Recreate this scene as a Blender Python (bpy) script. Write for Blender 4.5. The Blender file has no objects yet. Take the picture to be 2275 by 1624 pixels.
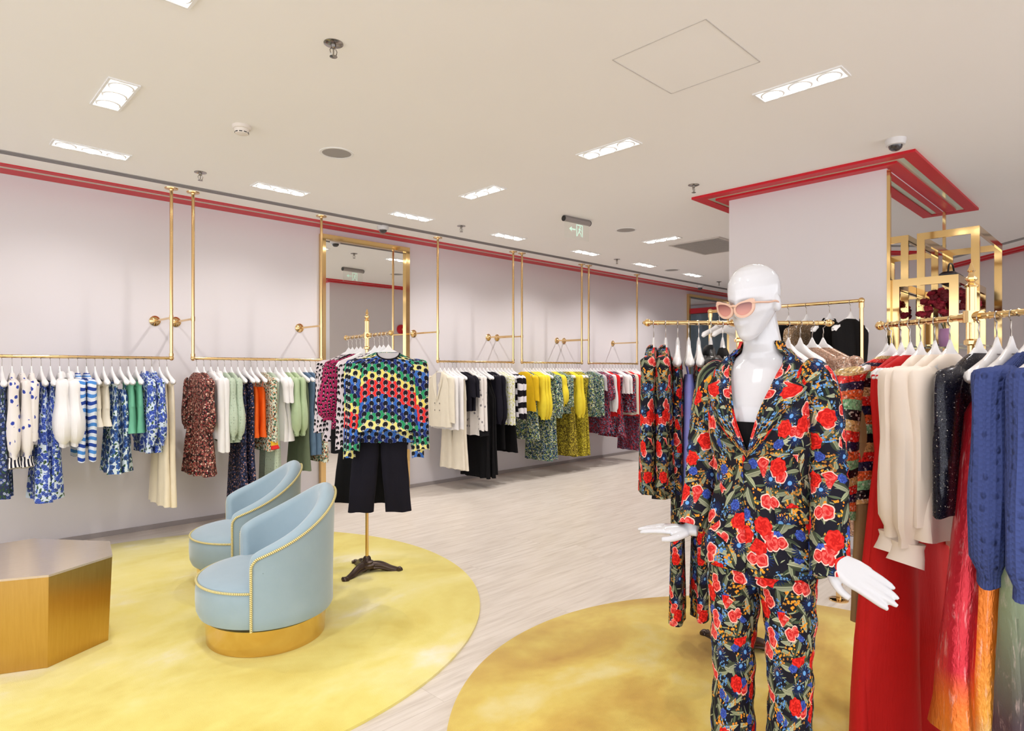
import bpy, math, random
from mathutils import Vector, Matrix, noise
sin, cos, pi, R_ = math.sin, math.cos, math.pi, math.radians
rnd = random.Random(7)
scn = bpy.context.scene
COL = scn.collection

# ------------------------------------------------------------------ camera, world, exposure
CAMZ, CEIL, WALLY = 1.42, 2.95, 6.25
YAW = R_(45.66)
FW = Vector((cos(YAW), sin(YAW), 0)); RT = Vector((sin(YAW), -cos(YAW), 0))
cam_d = bpy.data.cameras.new('camera'); cam = bpy.data.objects.new('camera', cam_d); COL.objects.link(cam)
cam.location = (0, 0, CAMZ); cam.rotation_euler = (pi/2, 0, YAW-pi/2)
cam_d.sensor_width = 36; cam_d.lens = 36*1390/2275; cam_d.shift_y = 10/2275; cam_d.clip_start = .05
scn.camera = cam
scn.view_settings.view_transform = 'Standard'; scn.view_settings.look = 'None'
scn.view_settings.exposure = EXPO = 0.32; scn.view_settings.gamma = 1
world = bpy.data.worlds.new('world'); scn.world = world; world.use_nodes = True
world.node_tree.nodes['Background'].inputs[0].default_value = (.95, .96, 1.0, 1)
world.node_tree.nodes['Background'].inputs[1].default_value = 2.1

def CP(lat, dep, z=0): return FW*dep + RT*lat + Vector((0, 0, z))      # metres right of / ahead of the viewpoint

# ------------------------------------------------------------------ small node language for procedural cloth and surfaces
class S:
    def __init__(s, g, o): s.g, s.o = g, o
    def _m(s, op, b=None, c=None): return s.g.math(op, s, b, c)
    def __add__(s, b): return s._m('ADD', b)
    __radd__ = __add__
    def __sub__(s, b): return s._m('SUBTRACT', b)
    def __rsub__(s, b): return s.g.math('SUBTRACT', b, s)
    def __mul__(s, b): return s._m('MULTIPLY', b)
    __rmul__ = __mul__
    def __truediv__(s, b): return s._m('DIVIDE', b)
    def __lt__(s, b): return s._m('LESS_THAN', b)
    def __gt__(s, b): return s._m('GREATER_THAN', b)
    def sin(s): return s._m('SINE')
    def cos(s): return s._m('COSINE')
    def abs(s): return s._m('ABSOLUTE')
    def fract(s): return s._m('FRACT')
    def floor(s): return s._m('FLOOR')
    def sqrt(s): return s._m('SQRT')
    def max(s, b): return s._m('MAXIMUM', b)
    def min(s, b): return s._m('MINIMUM', b)
class G:
    def __init__(s, name, rough=.6, metal=0, spec=.4, **kw):
        s.m = bpy.data.materials.new(name); s.m.use_nodes = True; s.nt = s.m.node_tree
        s.b = s.nt.nodes['Principled BSDF']; s.cache = {}
        s.set('Roughness', rough); s.set('Metallic', metal); s.set('Specular IOR Level', spec)
        for k, v in kw.items(): s.set(k.replace('_', ' '), v)
    def n(s, t, **kw):
        n = s.nt.nodes.new(t)
        for k, v in kw.items(): setattr(n, k, v)
        return n
    def put(s, sock, v):
        if v is None: return
        if isinstance(v, S): s.nt.links.new(v.o, sock)
        elif isinstance(v, (tuple, list)) and len(v) == 3 and sock.type == 'RGBA': sock.default_value = (*v, 1)
        else: sock.default_value = v
    def set(s, k, v): s.put(s.b.inputs[k], v)
    def math(s, op, a, b=None, c=None):
        n = s.n('ShaderNodeMath', operation=op)
        for i, v in enumerate((a, b, c)): s.put(n.inputs[i], v)
        return S(s, n.outputs[0])
    def xyz(s, x=0, y=0, z=0):
        n = s.n('ShaderNodeCombineXYZ')
        for i, v in enumerate((x, y, z)): s.put(n.inputs[i], v)
        return S(s, n.outputs[0])
    def sep(s, v):
        n = s.n('ShaderNodeSeparateXYZ'); s.put(n.inputs[0], v)
        return [S(s, o) for o in n.outputs]
    def uv(s, jitter=7.0):
        if 'uv' not in s.cache:
            n = s.n('ShaderNodeUVMap'); n.uv_map = 'UVMap'; u, v, _ = s.sep(S(s, n.outputs[0]))
            if jitter:
                r = S(s, s.n('ShaderNodeObjectInfo').outputs['Random'])
                u = u + r*jitter; v = v + r*(jitter*3.7)
            s.cache['uv'] = (u, v)
        return s.cache['uv']
    def obj(s): return S(s, s.n('ShaderNodeTexCoord').outputs['Object'])
    def geo(s): return S(s, s.n('ShaderNodeNewGeometry').outputs['Position'])
    def noise(s, vec, scale=5, detail=3, rough=.5, dist=0, col=False):
        n = s.n('ShaderNodeTexNoise'); s.put(n.inputs['Vector'], vec); s.put(n.inputs['Scale'], scale)
        s.put(n.inputs['Detail'], detail); s.put(n.inputs['Roughness'], rough); s.put(n.inputs['Distortion'], dist)
        return S(s, n.outputs[1 if col else 0])
    def vor(s, vec, scale=1, rand=1.0, feature='F1'):
        n = s.n('ShaderNodeTexVoronoi', feature=feature); s.put(n.inputs['Vector'], vec)
        s.put(n.inputs['Scale'], scale); s.put(n.inputs['Randomness'], rand)
        d = S(s, n.outputs['Distance'])
        if feature != 'F1': return d
        return d, s.sep(S(s, n.outputs['Color'])), S(s, n.outputs['Position'])
    def mix(s, f, a, b):
        n = s.n('ShaderNodeMix', data_type='RGBA')
        s.put(n.inputs[0], f); s.put(n.inputs[6], a); s.put(n.inputs[7], b)
        return S(s, n.outputs[2])
    def step(s, v, lo, hi):
        n = s.n('ShaderNodeMapRange', interpolation_type='SMOOTHSTEP')
        s.put(n.inputs[0], v); s.put(n.inputs[1], lo); s.put(n.inputs[2], hi)
        return S(s, n.outputs[0])
    def ramp(s, v, stops, const=False):
        n = s.n('ShaderNodeValToRGB'); s.put(n.inputs[0], v); r = n.color_ramp
        if const: r.interpolation = 'CONSTANT'
        while len(r.elements) < len(stops): r.elements.new(.5)
        for e, (p, c) in zip(r.elements, stops): e.position = p; e.color = (*c, 1)
        return S(s, n.outputs[0])
    def bump(s, h, strength=.3, dist=.005):
        n = s.n('ShaderNodeBump'); s.put(n.inputs['Height'], h); s.put(n.inputs['Strength'], strength); s.put(n.inputs['Distance'], dist)
        s.nt.links.new(n.outputs[0], s.b.inputs['Normal'])
    def col(s, c): s.set('Base Color', c); return s.m
def srgb(h):
    h = h.lstrip('#'); v = [int(h[i:i+2], 16)/255 for i in (0, 2, 4)]
    return tuple(x/12.92 if x <= .04045 else ((x+.055)/1.055)**2.4 for x in v)
def plain(name, c, rough=.6, metal=0, **kw):
    return G(name, rough, metal, **kw).col(srgb(c) if isinstance(c, str) else c)
def cloth(name, c, rough=.85, weave=900, wr=.12, **kw):
    g = G(name, rough, 0, .25, **kw); u, v = g.uv()
    c = srgb(c) if isinstance(c, str) else c
    nn = g.noise(g.xyz(u, v), 14, 3)
    g.set('Base Color', g.mix(nn, tuple(x*(1-wr) for x in c), tuple(min(1, x*(1+wr)) for x in c)))
    g.bump(g.noise(g.xyz(u*6, v), 22, 3), .25, .006)
    return g.m
def glow(name, c, s):
    m = bpy.data.materials.new(name); m.use_nodes = True; b = m.node_tree.nodes['Principled BSDF']
    b.inputs['Base Color'].default_value = (*c, 1); b.inputs['Emission Color'].default_value = (*c, 1); b.inputs['Emission Strength'].default_value = s
    return m

# ------------------------------------------------------------------ mesh builder
class MB:
    def __init__(s): s.v = []; s.f = []; s.u = []; s.mi = []; s.m = 0; s.M = None
    def pt(s, p):
        p = Vector(p); s.v.append(s.M @ p if s.M else p); return len(s.v)-1
    def face(s, idx, uv=None):
        s.f.append(tuple(idx)); s.u.append(uv or [(s.v[i].x+s.v[i].y, s.v[i].z) for i in idx]); s.mi.append(s.m)
    def grid(s, P, U=None, closed=False, flip=False):
        nr, nc = len(P), len(P[0]); base = len(s.v)
        if U is None:
            per = [0]
            mid = max(P, key=lambda r: sum((Vector(r[j])-Vector(r[j-1])).length for j in range(1, nc)))
            for j in range(1, nc+1): per.append(per[-1]+(Vector(mid[j % nc])-Vector(mid[j-1])).length)
            vl = [0]
            for i in range(1, nr): vl.append(vl[-1]+(Vector(P[i][0])-Vector(P[i-1][0])).length)
            U = [[(per[j], -vl[i]) for j in range(nc+1)] for i in range(nr)]
        for r in P:
            for p in r: s.pt(p)
        for i in range(nr-1):
            for j in range(nc if closed else nc-1):
                j2 = (j+1) % nc
                q = [base+i*nc+j, base+i*nc+j2, base+(i+1)*nc+j2, base+(i+1)*nc+j]
                w = [U[i][j], U[i][j+1], U[i+1][j+1], U[i+1][j]]
                if flip: q.reverse(); w.reverse()
                s.face(q, w)
        return base
    def cap(s, ring, flip=False):
        b = [s.pt(p) for p in ring]
        if flip: b.reverse()
        s.face(b)
    def box(s, c, d, rz=0):
        c = Vector(c); m = Matrix.Rotation(rz, 3, 'Z'); h = Vector(d)/2
        P = [s.pt(c+m@Vector((x*h.x, y*h.y, z*h.z))) for x in (-1, 1) for y in (-1, 1) for z in (-1, 1)]
        for q in ((0, 1, 3, 2), (4, 6, 7, 5), (0, 4, 5, 1), (2, 3, 7, 6), (0, 2, 6, 4), (1, 5, 7, 3)): s.face([P[i] for i in q])
    def rbox(s, c, d, r=.01, rz=0, n=3):
        # box with rounded vertical edges and a small chamfer top and bottom
        c = Vector(c); hx, hy, hz = d[0]/2, d[1]/2, d[2]/2; m = Matrix.Rotation(rz, 3, 'Z'); P = []
        for z, k in ((-hz, r*.6), (-hz+r*.6, 0), (hz-r*.6, 0), (hz, r*.6)):
            row = []
            for qx, qy, a0 in ((1, 1, 0), (-1, 1, 90), (-1, -1, 180), (1, -1, 270)):
                for i in range(n+1):
                    a = R_(a0+90*i/n); rr = r
                    row.append(c+m@Vector((qx*(hx-rr-k)+rr*cos(a), qy*(hy-rr-k)+rr*sin(a), z)))
            P.append(row)
        s.grid(P, closed=True); s.cap(P[0], True); s.cap(P[-1])
    def tube(s, path, r, n=8, cap=True, ry=None):
        path = [Vector(p) for p in path]; rs = r if isinstance(r, (list, tuple)) else [r]*len(path)
        t0 = (path[1]-path[0]).normalized(); a = Vector((0, 0, 1)) if abs(t0.z) < .9 else Vector((1, 0, 0))
        nx = t0.cross(a).normalized(); P = []
        for i, p in enumerate(path):
            t = (path[min(i+1, len(path)-1)]-path[max(i-1, 0)]).normalized()
            nx = (nx-t*nx.dot(t)).normalized(); ny = t.cross(nx); k = (ry[i]/rs[i] if ry else 1)
            P.append([p+nx*rs[i]*cos(2*pi*j/n)+ny*rs[i]*k*sin(2*pi*j/n) for j in range(n)])
        s.grid(P, closed=True)
        if cap: s.cap(P[0], True); s.cap(P[-1])
    def lathe(s, prof, c=(0, 0, 0), n=24, axis='Z'):
        c = Vector(c); P = []
        for r, h in prof:
            row = []
            for j in range(n):
                a = 2*pi*j/n; q = (r*cos(a), r*sin(a), h)
                if axis == 'Y': q = (q[0], -q[2], q[1])
                if axis == 'X': q = (q[2], q[0], q[1])
                row.append(c+Vector(q))
            P.append(row)
        s.grid(P, closed=True)
        if prof[0][0] > 1e-4: s.cap(P[0], True)
        if prof[-1][0] > 1e-4: s.cap(P[-1])
    def ball(s, c, r, n=12, sc=(1, 1, 1)):
        c = Vector(c); k = max(4, n//2)
        s.grid([[c+Vector((r*sc[0]*sin(pi*i/k+1e-4)*cos(2*pi*j/n), r*sc[1]*sin(pi*i/k+1e-4)*sin(2*pi*j/n), r*sc[2]*cos(pi*i/k))) for j in range(n)] for i in range(k+1)], closed=True)
    def prism(s, poly, z0, z1, poly2=None):
        A = [Vector((*p, z0)) for p in poly]; B = [Vector((*p, z1)) for p in (poly2 or poly)]
        s.grid([A, B], closed=True); s.cap(A, True); s.cap(B)
    def ext(s, pts, d):
        # extrude a 3-D outline by vector d
        A = [Vector(p) for p in pts]; B = [p+Vector(d) for p in A]; s.grid([A, B], closed=True); s.cap(A, True); s.cap(B)
    def build(s, name, mat, parent=None, loc=None, rz=0, smooth=True, angle=40):
        me = bpy.data.meshes.new(name); me.from_pydata([tuple(p) for p in s.v], [], s.f)
        uvl = me.uv_layers.new(name='UVMap'); flat = []
        for w in s.u:
            for p in w: flat += [p[0], p[1]]
        uvl.data.foreach_set('uv', flat)
        for m in (mat if isinstance(mat, (list, tuple)) else [mat]): me.materials.append(m)
        me.polygons.foreach_set('material_index', s.mi)
        if smooth:
            me.polygons.foreach_set('use_smooth', [True]*len(me.polygons)); me.update()
            me.set_sharp_from_angle(angle=R_(angle))
        me.update()
        o = bpy.data.objects.new(name, me); COL.objects.link(o)
        if parent: o.parent = parent
        if loc is not None: o.location = loc
        if rz: o.rotation_euler.z = rz
        return o
def tag(o, label=None, cat=None, group=None, kind=None):
    if label: o['label'] = label
    if cat: o['category'] = cat
    if group: o['group'] = group
    if kind: o['kind'] = kind
    return o
def empty(name, loc, rz=0):
    o = bpy.data.objects.new(name, None); COL.objects.link(o); o.location = loc; o.rotation_euler.z = rz; o.empty_display_size = .1
    return o
def copy_tree(o, parent=None, loc=None, rz=None):
    c = o.copy(); COL.objects.link(c)
    if parent is not None: c.parent = parent
    if loc is not None: c.location = loc
    if rz is not None: c.rotation_euler.z = rz
    for ch in list(o.children): copy_tree(ch, c)
    return c
def tint(o, label):
    if label: o['label'] = label

# ------------------------------------------------------------------ shared materials
BRASS = plain('brass', (.80, .56, .27), .14, 1)
BRASS2 = plain('polished brass sheet', (.78, .55, .25), .10, 1)
STEEL = plain('hanger steel', (.42, .38, .34), .25, 1)
CHROME = plain('chrome', (.34, .32, .30), .15, 1)
IRON = plain('bronzed cast iron', (.075, .052, .042), .28, .7)
WHITEP = plain('gloss white plastic', (.86, .85, .86), .22, 0, spec=.5)
MIRROR = plain('mirror glass', (.90, .91, .90), .015, 1)
BLACKP = plain('black plastic', (.02, .02, .02), .3)
RED = plain('red lacquer', (.60, .012, .025), .4, 0, spec=.3)
# ------------------------------------------------------------------ room shell
g = G('lilac white wall paint', .42, 0, .35)
w = g.noise(g.geo(), 1.3, 2); WALLM = g.col(g.mix(w, (.73, .695, .715), (.76, .72, .745)))
g = G('cream ceiling paint', .8, 0, .2)
CEILM = g.col(g.mix(g.noise(g.geo(), .8, 2), (.90, .885, .88), (.93, .915, .91)))
g = G('pale limed wood floor', .38, 0, .4)
X, Y, Z = g.sep(g.geo())
row = (Y*5.2).floor(); rx = X + (row*12.9898).sin()*3.0
pl = (rx*.75).floor()
tone = ((row*7.31+pl*3.17).sin()*43.7).fract()
grain = g.noise(g.xyz(X*1.2, Y*16, tone*9), 2.2, 6, .62)
fine = g.noise(g.xyz(X*3, Y*70, 1), 2.0, 4, .6)
c = g.ramp(grain, [(.25, (.52, .45, .38)), (.5, (.71, .645, .575)), (.72, (.82, .76, .70))])
c = g.mix(tone*.22, c, (.62, .54, .46)); c = g.mix(fine*.22, c, (.86, .80, .74))
gapm = ((Y*5.2).fract() < .012).max(((rx*.75).fract() < .0015))
c = g.mix(gapm*.45, c, (.35, .28, .22)); g.set('Roughness', grain*.25+.22); FLOORM = g.col(c)

def struct(name, mb, m): return tag(mb.build(name, m, smooth=False), kind='structure')
mb = MB(); mb.box((4, 1.3, -.05), (19, 14.6, .1)); struct('floor', mb, FLOORM)
# ceiling: with a slot for the linear air diffuser
mb = MB(); mb.box((4, (5.58-6)/2, CEIL+.05), (19, 5.58+6, .1)); mb.box((4, (5.68+8.6)/2, CEIL+.05), (19, 8.6-5.68, .1)); struct('ceiling', mb, CEILM)
# left wall, with nothing behind the garment rails but paint
mb = MB(); mb.box((5, WALLY+.1, CEIL/2), (21, .2, CEIL)); struct('wall_left', mb, WALLM)
mb = MB(); mb.box((13.6, 1.3, CEIL/2), (.2, 10.2, CEIL)); struct('wall_far', mb, WALLM)
a, b = CP(6.72, 10.6), CP(6.30, 2.2); d = (b-a); mb = MB(); mb.box((a+b)/2+Vector((0, 0, CEIL/2)), (d.length, .2, CEIL), math.atan2(d.y, d.x)); struct('wall_right', mb, WALLM)
# column
CX0, CX1, CY0, CY1 = 5.25, 7.05, 1.38, 2.62
mb = MB(); mb.box(((CX0+CX1)/2, (CY0+CY1)/2, CEIL/2), (CX1-CX0, CY1-CY0, CEIL)); struct('wall_center', mb, WALLM)
SKIRT = plain('grey skirting', (.36, .32, .31), .5)
mb = MB(); mb.box((5, WALLY-.008, .02), (21, .016, .04)); struct('baseboard_left', mb, SKIRT)
mb = MB(); mb.box((CX0-.008, (CY0+CY1)/2, .02), (.016, CY1-CY0, .04)); struct('baseboard_center', mb, SKIRT)
TRIMB = G('pale champagne strip', .15, .6, .5).col((.62, .55, .42))
GLS = G('pale green glass strip', .08, .2, .8).col((.62, .74, .58))
# ceiling trims: two red strips with a champagne strip between
def trimx(n, x0, x1, y, s):      # s = direction away from the wall
    mb = MB(); mb.box(((x0+x1)/2, y+s*.275, CEIL-.003), (x1-x0, .08, .006)); mb.box(((x0+x1)/2, y+s*.10, CEIL-.003), (x1-x0, .16, .006)); struct('trim_%d' % n, mb, RED)
    mb = MB(); mb.box(((x0+x1)/2, y+s*.208, CEIL-.002), (x1-x0, .052, .006)); struct('trim_%d' % (n+1), mb, TRIMB)
trimx(1, -5, 13.4, WALLY, -1)
def ringm(mb, o0, o1, z0, z1):
    # rectangular ring round the column between offsets o0 < o1
    x0, x1, y0, y1 = CX0, CX1, CY0, CY1; w = o1-o0; zc, h = (z0+z1)/2, z1-z0
    for xx in (x0-(o0+o1)/2, x1+(o0+o1)/2): mb.box((xx, (y0+y1)/2, zc), (w, y1-y0+2*o1, h))
    for yy in (y0-(o0+o1)/2, y1+(o0+o1)/2): mb.box(((x0+x1)/2, yy, zc), (x1-x0+2*o0, w, h))
mb = MB(); ringm(mb, 0, .085, CEIL-.03, CEIL); ringm(mb, .145, .235, CEIL-.02, CEIL); struct('trim_3', mb, RED)
mb = MB(); ringm(mb, .085, .145, CEIL-.012, CEIL); struct('trim_4', mb, GLS)
# right wall trims follow the wall
q = math.atan2(d.y, d.x); nrm = Vector((-d.y, d.x, 0)).normalized()
if nrm.dot(a) > 0: nrm = -nrm
mb = MB()
for off, w in ((.14, .07), (.27, .06)): mb.box((a+b)/2+nrm*(off)+Vector((0, 0, CEIL-.012)), (d.length, w, .024), q)
struct('trim_5', mb, RED)
mb = MB(); mb.box((a+b)/2+nrm*.62+Vector((0, 0, CEIL-.004)), (d.length, .07, .008), q); struct('trim_6', mb, plain('grey slot line', (.30, .29, .29), .6))
# linear diffuser in its slot
g = G('perforated grey diffuser', .5, .3, .4); X, Y, Z = g.sep(g.geo())
DIFF = g.col(g.mix(((X*40).fract() < .35)*((Y*60).fract() < .5), (.40, .38, .385), (.19, .18, .18)))
r = empty('linear_air_diffuser', (4, 5.63, CEIL)); tag(r, 'long grey slotted air diffuser running along the ceiling beside the left wall', 'air vent')
mb = MB(); mb.box((0, 0, .012), (18.4, .099, .016)); mb.build('louvre', DIFF, r, smooth=False)
mb = MB()
for y in (-.046, -.016, .016, .046): mb.box((0, y, .002), (18.4, .004, .012))
mb.build('slot_frame', plain('grey aluminium', (.45, .43, .43), .4, .6), r, smooth=False)
# access panel outline in the ceiling
mb = MB()
for p, s_ in (((2.78, 1.86), (.54, .004)), ((2.78, 1.36), (.54, .004)), ((2.51, 1.61), (.004, .5)), ((3.05, 1.61), (.004, .5))): mb.box((*p, CEIL-.001), (*s_, .003))
tag(mb.build('access_panel', plain('panel joint', (.55, .52, .50), .7), smooth=False), 'flush square access panel outlined in the cream ceiling', 'access panel')

# ------------------------------------------------------------------ ceiling lights
LAMPW = glow('lamp lens', (1, .98, .95), 9.0)
REFL = glow('self-glowing reflector tray', (1, .97, .94), 1.3)  # tray glows by itself, standing in for lamp light bouncing inside the recess
FIXW = plain('white fixture housing', (.85, .85, .85), .4)
def downlight(x, y, along, label, aim=(0, 0), power=40, small=False):
    r = empty('downlight', (x, y, CEIL), 0 if along else pi/2)
    tag(r, label, 'ceiling light', 'recessed spot strips in the ceiling')
    L, W = .46, .15
    mb = MB()
    for sy in (-1, 1): mb.box((0, sy*(W/2-.006), -.002), (L, .012, .012)); 
    for sx in (-1, 1): mb.box((sx*(L/2-.006), 0, -.002), (.012, W-.024, .0118))
    mb.build('frame', FIXW, r, smooth=False)
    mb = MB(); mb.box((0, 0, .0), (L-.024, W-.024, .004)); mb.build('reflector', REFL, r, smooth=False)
    for i in (-1, 0, 1):
        mb = MB(); mb.lathe([(.062, 0), (.062, -.006), (.054, -.009), (.05, -.007)], (i*.148, 0, -.003), 20); h = mb.build('spot_ring', FIXW, r)
        mb = MB(); mb.lathe([(.05, 0), (.046, -.006), (.03, -.009), (.0, -.010)], (i*.148, 0, -.008), 20); mb.build('lens', LAMPW, h)
    l = bpy.data.lights.new('downlight_beam', 'SPOT'); l.energy = power; l.color = (1.0, .955, .925); l.spot_size = R_(125); l.spot_blend = .75; l.shadow_soft_size = .025
    lo = bpy.data.objects.new('downlight_beam', l); COL.objects.link(lo); lo.parent = r; lo.location = (0, 0, -.03)
    v = Vector((aim[0], aim[1], -1)); m = v.to_track_quat('-Z', 'Y').to_euler(); e = Matrix.Rotation(-(0 if along else pi/2), 3, 'Z') @ v
    lo.rotation_euler = e.to_track_quat('-Z', 'Y').to_euler()
    return r
PW = 30
names = ['first', 'second', 'third', 'fourth', 'fifth', 'sixth', 'seventh', 'eighth', 'ninth', 'tenth', 'eleventh', 'twelfth', 'thirteenth', 'fourteenth', 'fifteenth', 'sixteenth', 'seventeenth', 'eighteenth', 'nineteenth', 'twentieth', 'twenty-first', 'twenty-second', 'twenty-third', 'twenty-fourth']
for i, x in enumerate((.95, 2.3, 3.64, 4.98, 6.38, 7.73, 9.09)):
    downlight(x, 5.15, True, 'ceiling strip light parallel to left wall, %s from left in its row' % names[i], (0, .22), PW*(.95+.18*i))
for x, y, t in ((.85, 4.03, 'three bright round spots in a square white recess at upper left of the ceiling'),
                (3.45, 1.32, 'white strip light nearest above the mannequin with one spot glaring at its right end'),
                (3.5, 2.63, 'white strip light in the ceiling midway between the access panel and the red column trim'),
                (3.58, 4.03, 'white strip light above the space between the wall mirror and the hanging exit sign'),
                (6.38, 4.02, 'small distant strip light between the exit sign and the column'),
                (.80, 2.62, 'strip light cut by the top edge of the picture at upper left')):
    downlight(x, y, False, t, (0, 0), PW*1.18)
for x, y, t in ((.8, 1.3, 'ceiling strip light almost directly above the viewer'), (.8, 0, 'ceiling strip light behind and right of the viewer'), (3.45, 0, 'ceiling strip light above the crowded right edge stand'), (8.8, 2.8, 'ceiling strip light hidden behind the column'), (9.2, 4.0, 'ceiling strip light hidden beyond the column near the left wall'), (5.0, -.6, 'ceiling strip light over the right wall side of the shop'), (7.6, .2, 'ceiling strip light beyond the brass box frames')):
    downlight(x, y, False, t, (0, 0), PW)

# ------------------------------------------------------------------ ceiling fittings
def sprinkler():
    r = empty('sprinkler', (0, 0, CEIL))
    mb = MB(); mb.lathe([(.045, 0), (.045, -.003), (.03, -.007), (.012, -.008)], n=20); mb.lathe([(.012, -.006), (.012, -.022), (.008, -.026)], n=12); mb.build('escutcheon', CHROME, r)
    mb = MB()
    for s_ in (-1, 1): mb.tube([(s_*.008, 0, -.02), (s_*.018, 0, -.035), (s_*.014, 0, -.052), (s_*.004, 0, -.06)], .0025, 6)
    mb.tube([(0, 0, -.02), (0, 0, -.055)], .0035, 6); mb.build('frame_arm', CHROME, r)
    mb = MB(); mb.lathe([(.002, -.058), (.018, -.062), (.018, -.064), (.0, -.065)], n=14); mb.build('deflector', CHROME, r)
    return r
sp0 = None
for x, y, t in ((1.45, 2.68, 'chrome sprinkler head nearest the viewer, high in the ceiling'), (1.66, 5.15, 'chrome sprinkler head above the pair of brass poles at left'),
                (4.26, 5.13, 'chrome sprinkler head left of the hanging exit sign'), (4.69, 2.65, 'chrome sprinkler head just left of the red column trim'),
                (7.08, 5.17, 'small distant chrome sprinkler head beyond the exit sign'), (10.15, 5.25, 'farthest sprinkler head, tiny above the mannequin brow')):
    o = sprinkler() if sp0 is None else copy_tree(sp0); sp0 = sp0 or o
    o.location = (x, y, CEIL); tag(o, t, 'sprinkler', 'ceiling sprinklers')
r = empty('smoke_detector', (1.53, 3.99, CEIL)); tag(r, 'white round smoke detector with dark slots on the ceiling', 'smoke detector')
mb = MB(); mb.lathe([(.055, 0), (.055, -.018), (.05, -.022)], n=28); mb.lathe([(.046, -.02), (.038, -.05), (.02, -.056), (0, -.057)], n=28); mb.build('housing', plain('ivory plastic', (.78, .72, .66), .45), r)
mb = MB()
for k in range(9):
    a_ = k*2*pi/9; mb.box((.0385*cos(a_), .0385*sin(a_), -.044), (.006, .018, .005), a_)
mb.build('slot', BLACKP, r, smooth=False)
GRIL = plain('grey speaker grille', (.34, .32, .31), .6)
for x, y, rr, t in ((2.2, 4.02, .1, 'round flush ceiling speaker with grey grille, the largest one'), (5.67, 4.02, .1, 'round ceiling speaker right of the exit sign'), (8.44, 5.14, .1, 'small far ceiling speaker near the row of strip lights')):
    r = empty('ceiling_speaker', (x, y, CEIL)); tag(r, t, 'speaker', 'round ceiling speakers')
    mb = MB(); mb.lathe([(rr+.02, 0), (rr+.018, -.004), (rr, -.004), (rr, 0)], n=36); mb.build('rim', FIXW, r)
    mb = MB(); mb.lathe([(rr, -.001), (rr*.6, -.003), (0, -.0035)], n=36); mb.build('grille', GRIL, r)
for x, y, t in ((3.67, 5.72, 'white dome security camera on the ceiling over the tall wall mirror'), (4.72, 1.19, 'white dome security camera beside the corner of the red column trim'), (10.35, 5.72, 'tiny far dome security camera at the end of the left wall')):
    r = empty('dome_camera', (x, y, CEIL)); tag(r, t, 'security camera', 'dome cameras')
    mb = MB(); mb.lathe([(.062, 0), (.062, -.012), (.056, -.04), (.044, -.043)], n=28); mb.build('housing', plain('camera white', (.72, .70, .71), .4), r)
    mb = MB(); mb.lathe([(.042, -.042), (.038, -.06), (.024, -.073), (.0, -.078)], n=28); mb.build('dome', plain('smoked dome', (.03, .025, .03), .06, 0, spec=.9), r)
g = G('grey slatted vent', .5, .4); X, Y, Z = g.sep(g.geo()); r = empty('ceiling_vent', (7.15, 3.8, CEIL)); tag(r, 'square grey slatted return air vent in the ceiling left of the column', 'air vent')
mb = MB(); mb.box((0, 0, -.002), (.85, .62, .006)); mb.build('backing', plain('vent shadow gap', (.16, .15, .15), .8), r, smooth=False)
mb = MB()
for k in range(20): mb.box((-.4+k*.0421, 0, -.010), (.02, .6, .004))
mb.build('slat', plain('grey slat', (.50, .47, .45), .5, .3), r, smooth=False)
mb = MB()
for s_ in (-1, 1): mb.box((s_*.43, 0, -.006), (.03, .66, .014)); mb.box((0, s_*.32, -.006), (.86, .03, .014))
mb.build('frame', plain('vent frame', (.62, .58, .55), .5), r, smooth=False)
# exit sign
r = empty('exit_sign', (4.87, 4.05, CEIL), R_(-5)); tag(r, 'hanging clear exit sign with a pale green arrow and running figure under a grey bar', 'exit sign')
mb = MB(); mb.tube([(-.18, 0, -.03), (.18, 0, -.03)], .026, 14); mb.box((0, 0, -.012), (.34, .03, .024)); mb.build('housing', plain('grey aluminium bar', (.36, .33, .32), .35, .5), r)
for s_ in (-1, 1): mb = MB(); mb.tube([(s_*.18, 0, -.03), (s_*.186, 0, -.03)], .028, 14); mb.build('end_cap', BLACKP, r)
mb = MB(); mb.box((0, 0, -.135), (.34, .006, .16)); GLASS = G('clear acrylic', .05, 0, .5, Transmission_Weight=.97, IOR=1.1).col((.96, .98, .96)); pn = mb.build('acrylic_panel', GLASS, r, smooth=False)
mb = MB(); y_ = -.0045; t_ = .002
def bar(x0, z0, x1, z1, w=.010): 
    v = Vector((x1-x0, 0, z1-z0)); n_ = Vector((-v.z, 0, v.x)).normalized()*w/2; p0, p1 = Vector((x0, y_, z0)), Vector((x1, y_, z1)); mb.ext([p0-n_, p1-n_, p1+n_, p0+n_], (0, t_, 0))
bar(-.095, -.12, -.02, -.12, .014); mb.ext([(-.11, y_, -.12), (-.075, y_, -.095), (-.075, y_, -.145)], (0, t_, 0))
bar(-.005, -.066, -.005, -.185); bar(-.005, -.07, .075, -.07); bar(.075, -.066, .075, -.185)
bar(.04, -.10, .03, -.135, .016); bar(.03, -.135, .055, -.155); bar(.055, -.155, .06, -.18, .008); bar(.03, -.135, .012, -.16); bar(.012, -.16, .005, -.18, .008); bar(.04, -.105, .015, -.115, .007); bar(.04, -.105, .062, -.125, .007)
mb.lathe([(0, 0), (.010, 0), (.010, .002), (0, .002)], (.045, y_+.002, -.087), 12, 'Y')
mb.build('exit_symbol', glow('pale green symbol', (.60, .84, .70), .35), pn, smooth=False)
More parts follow.
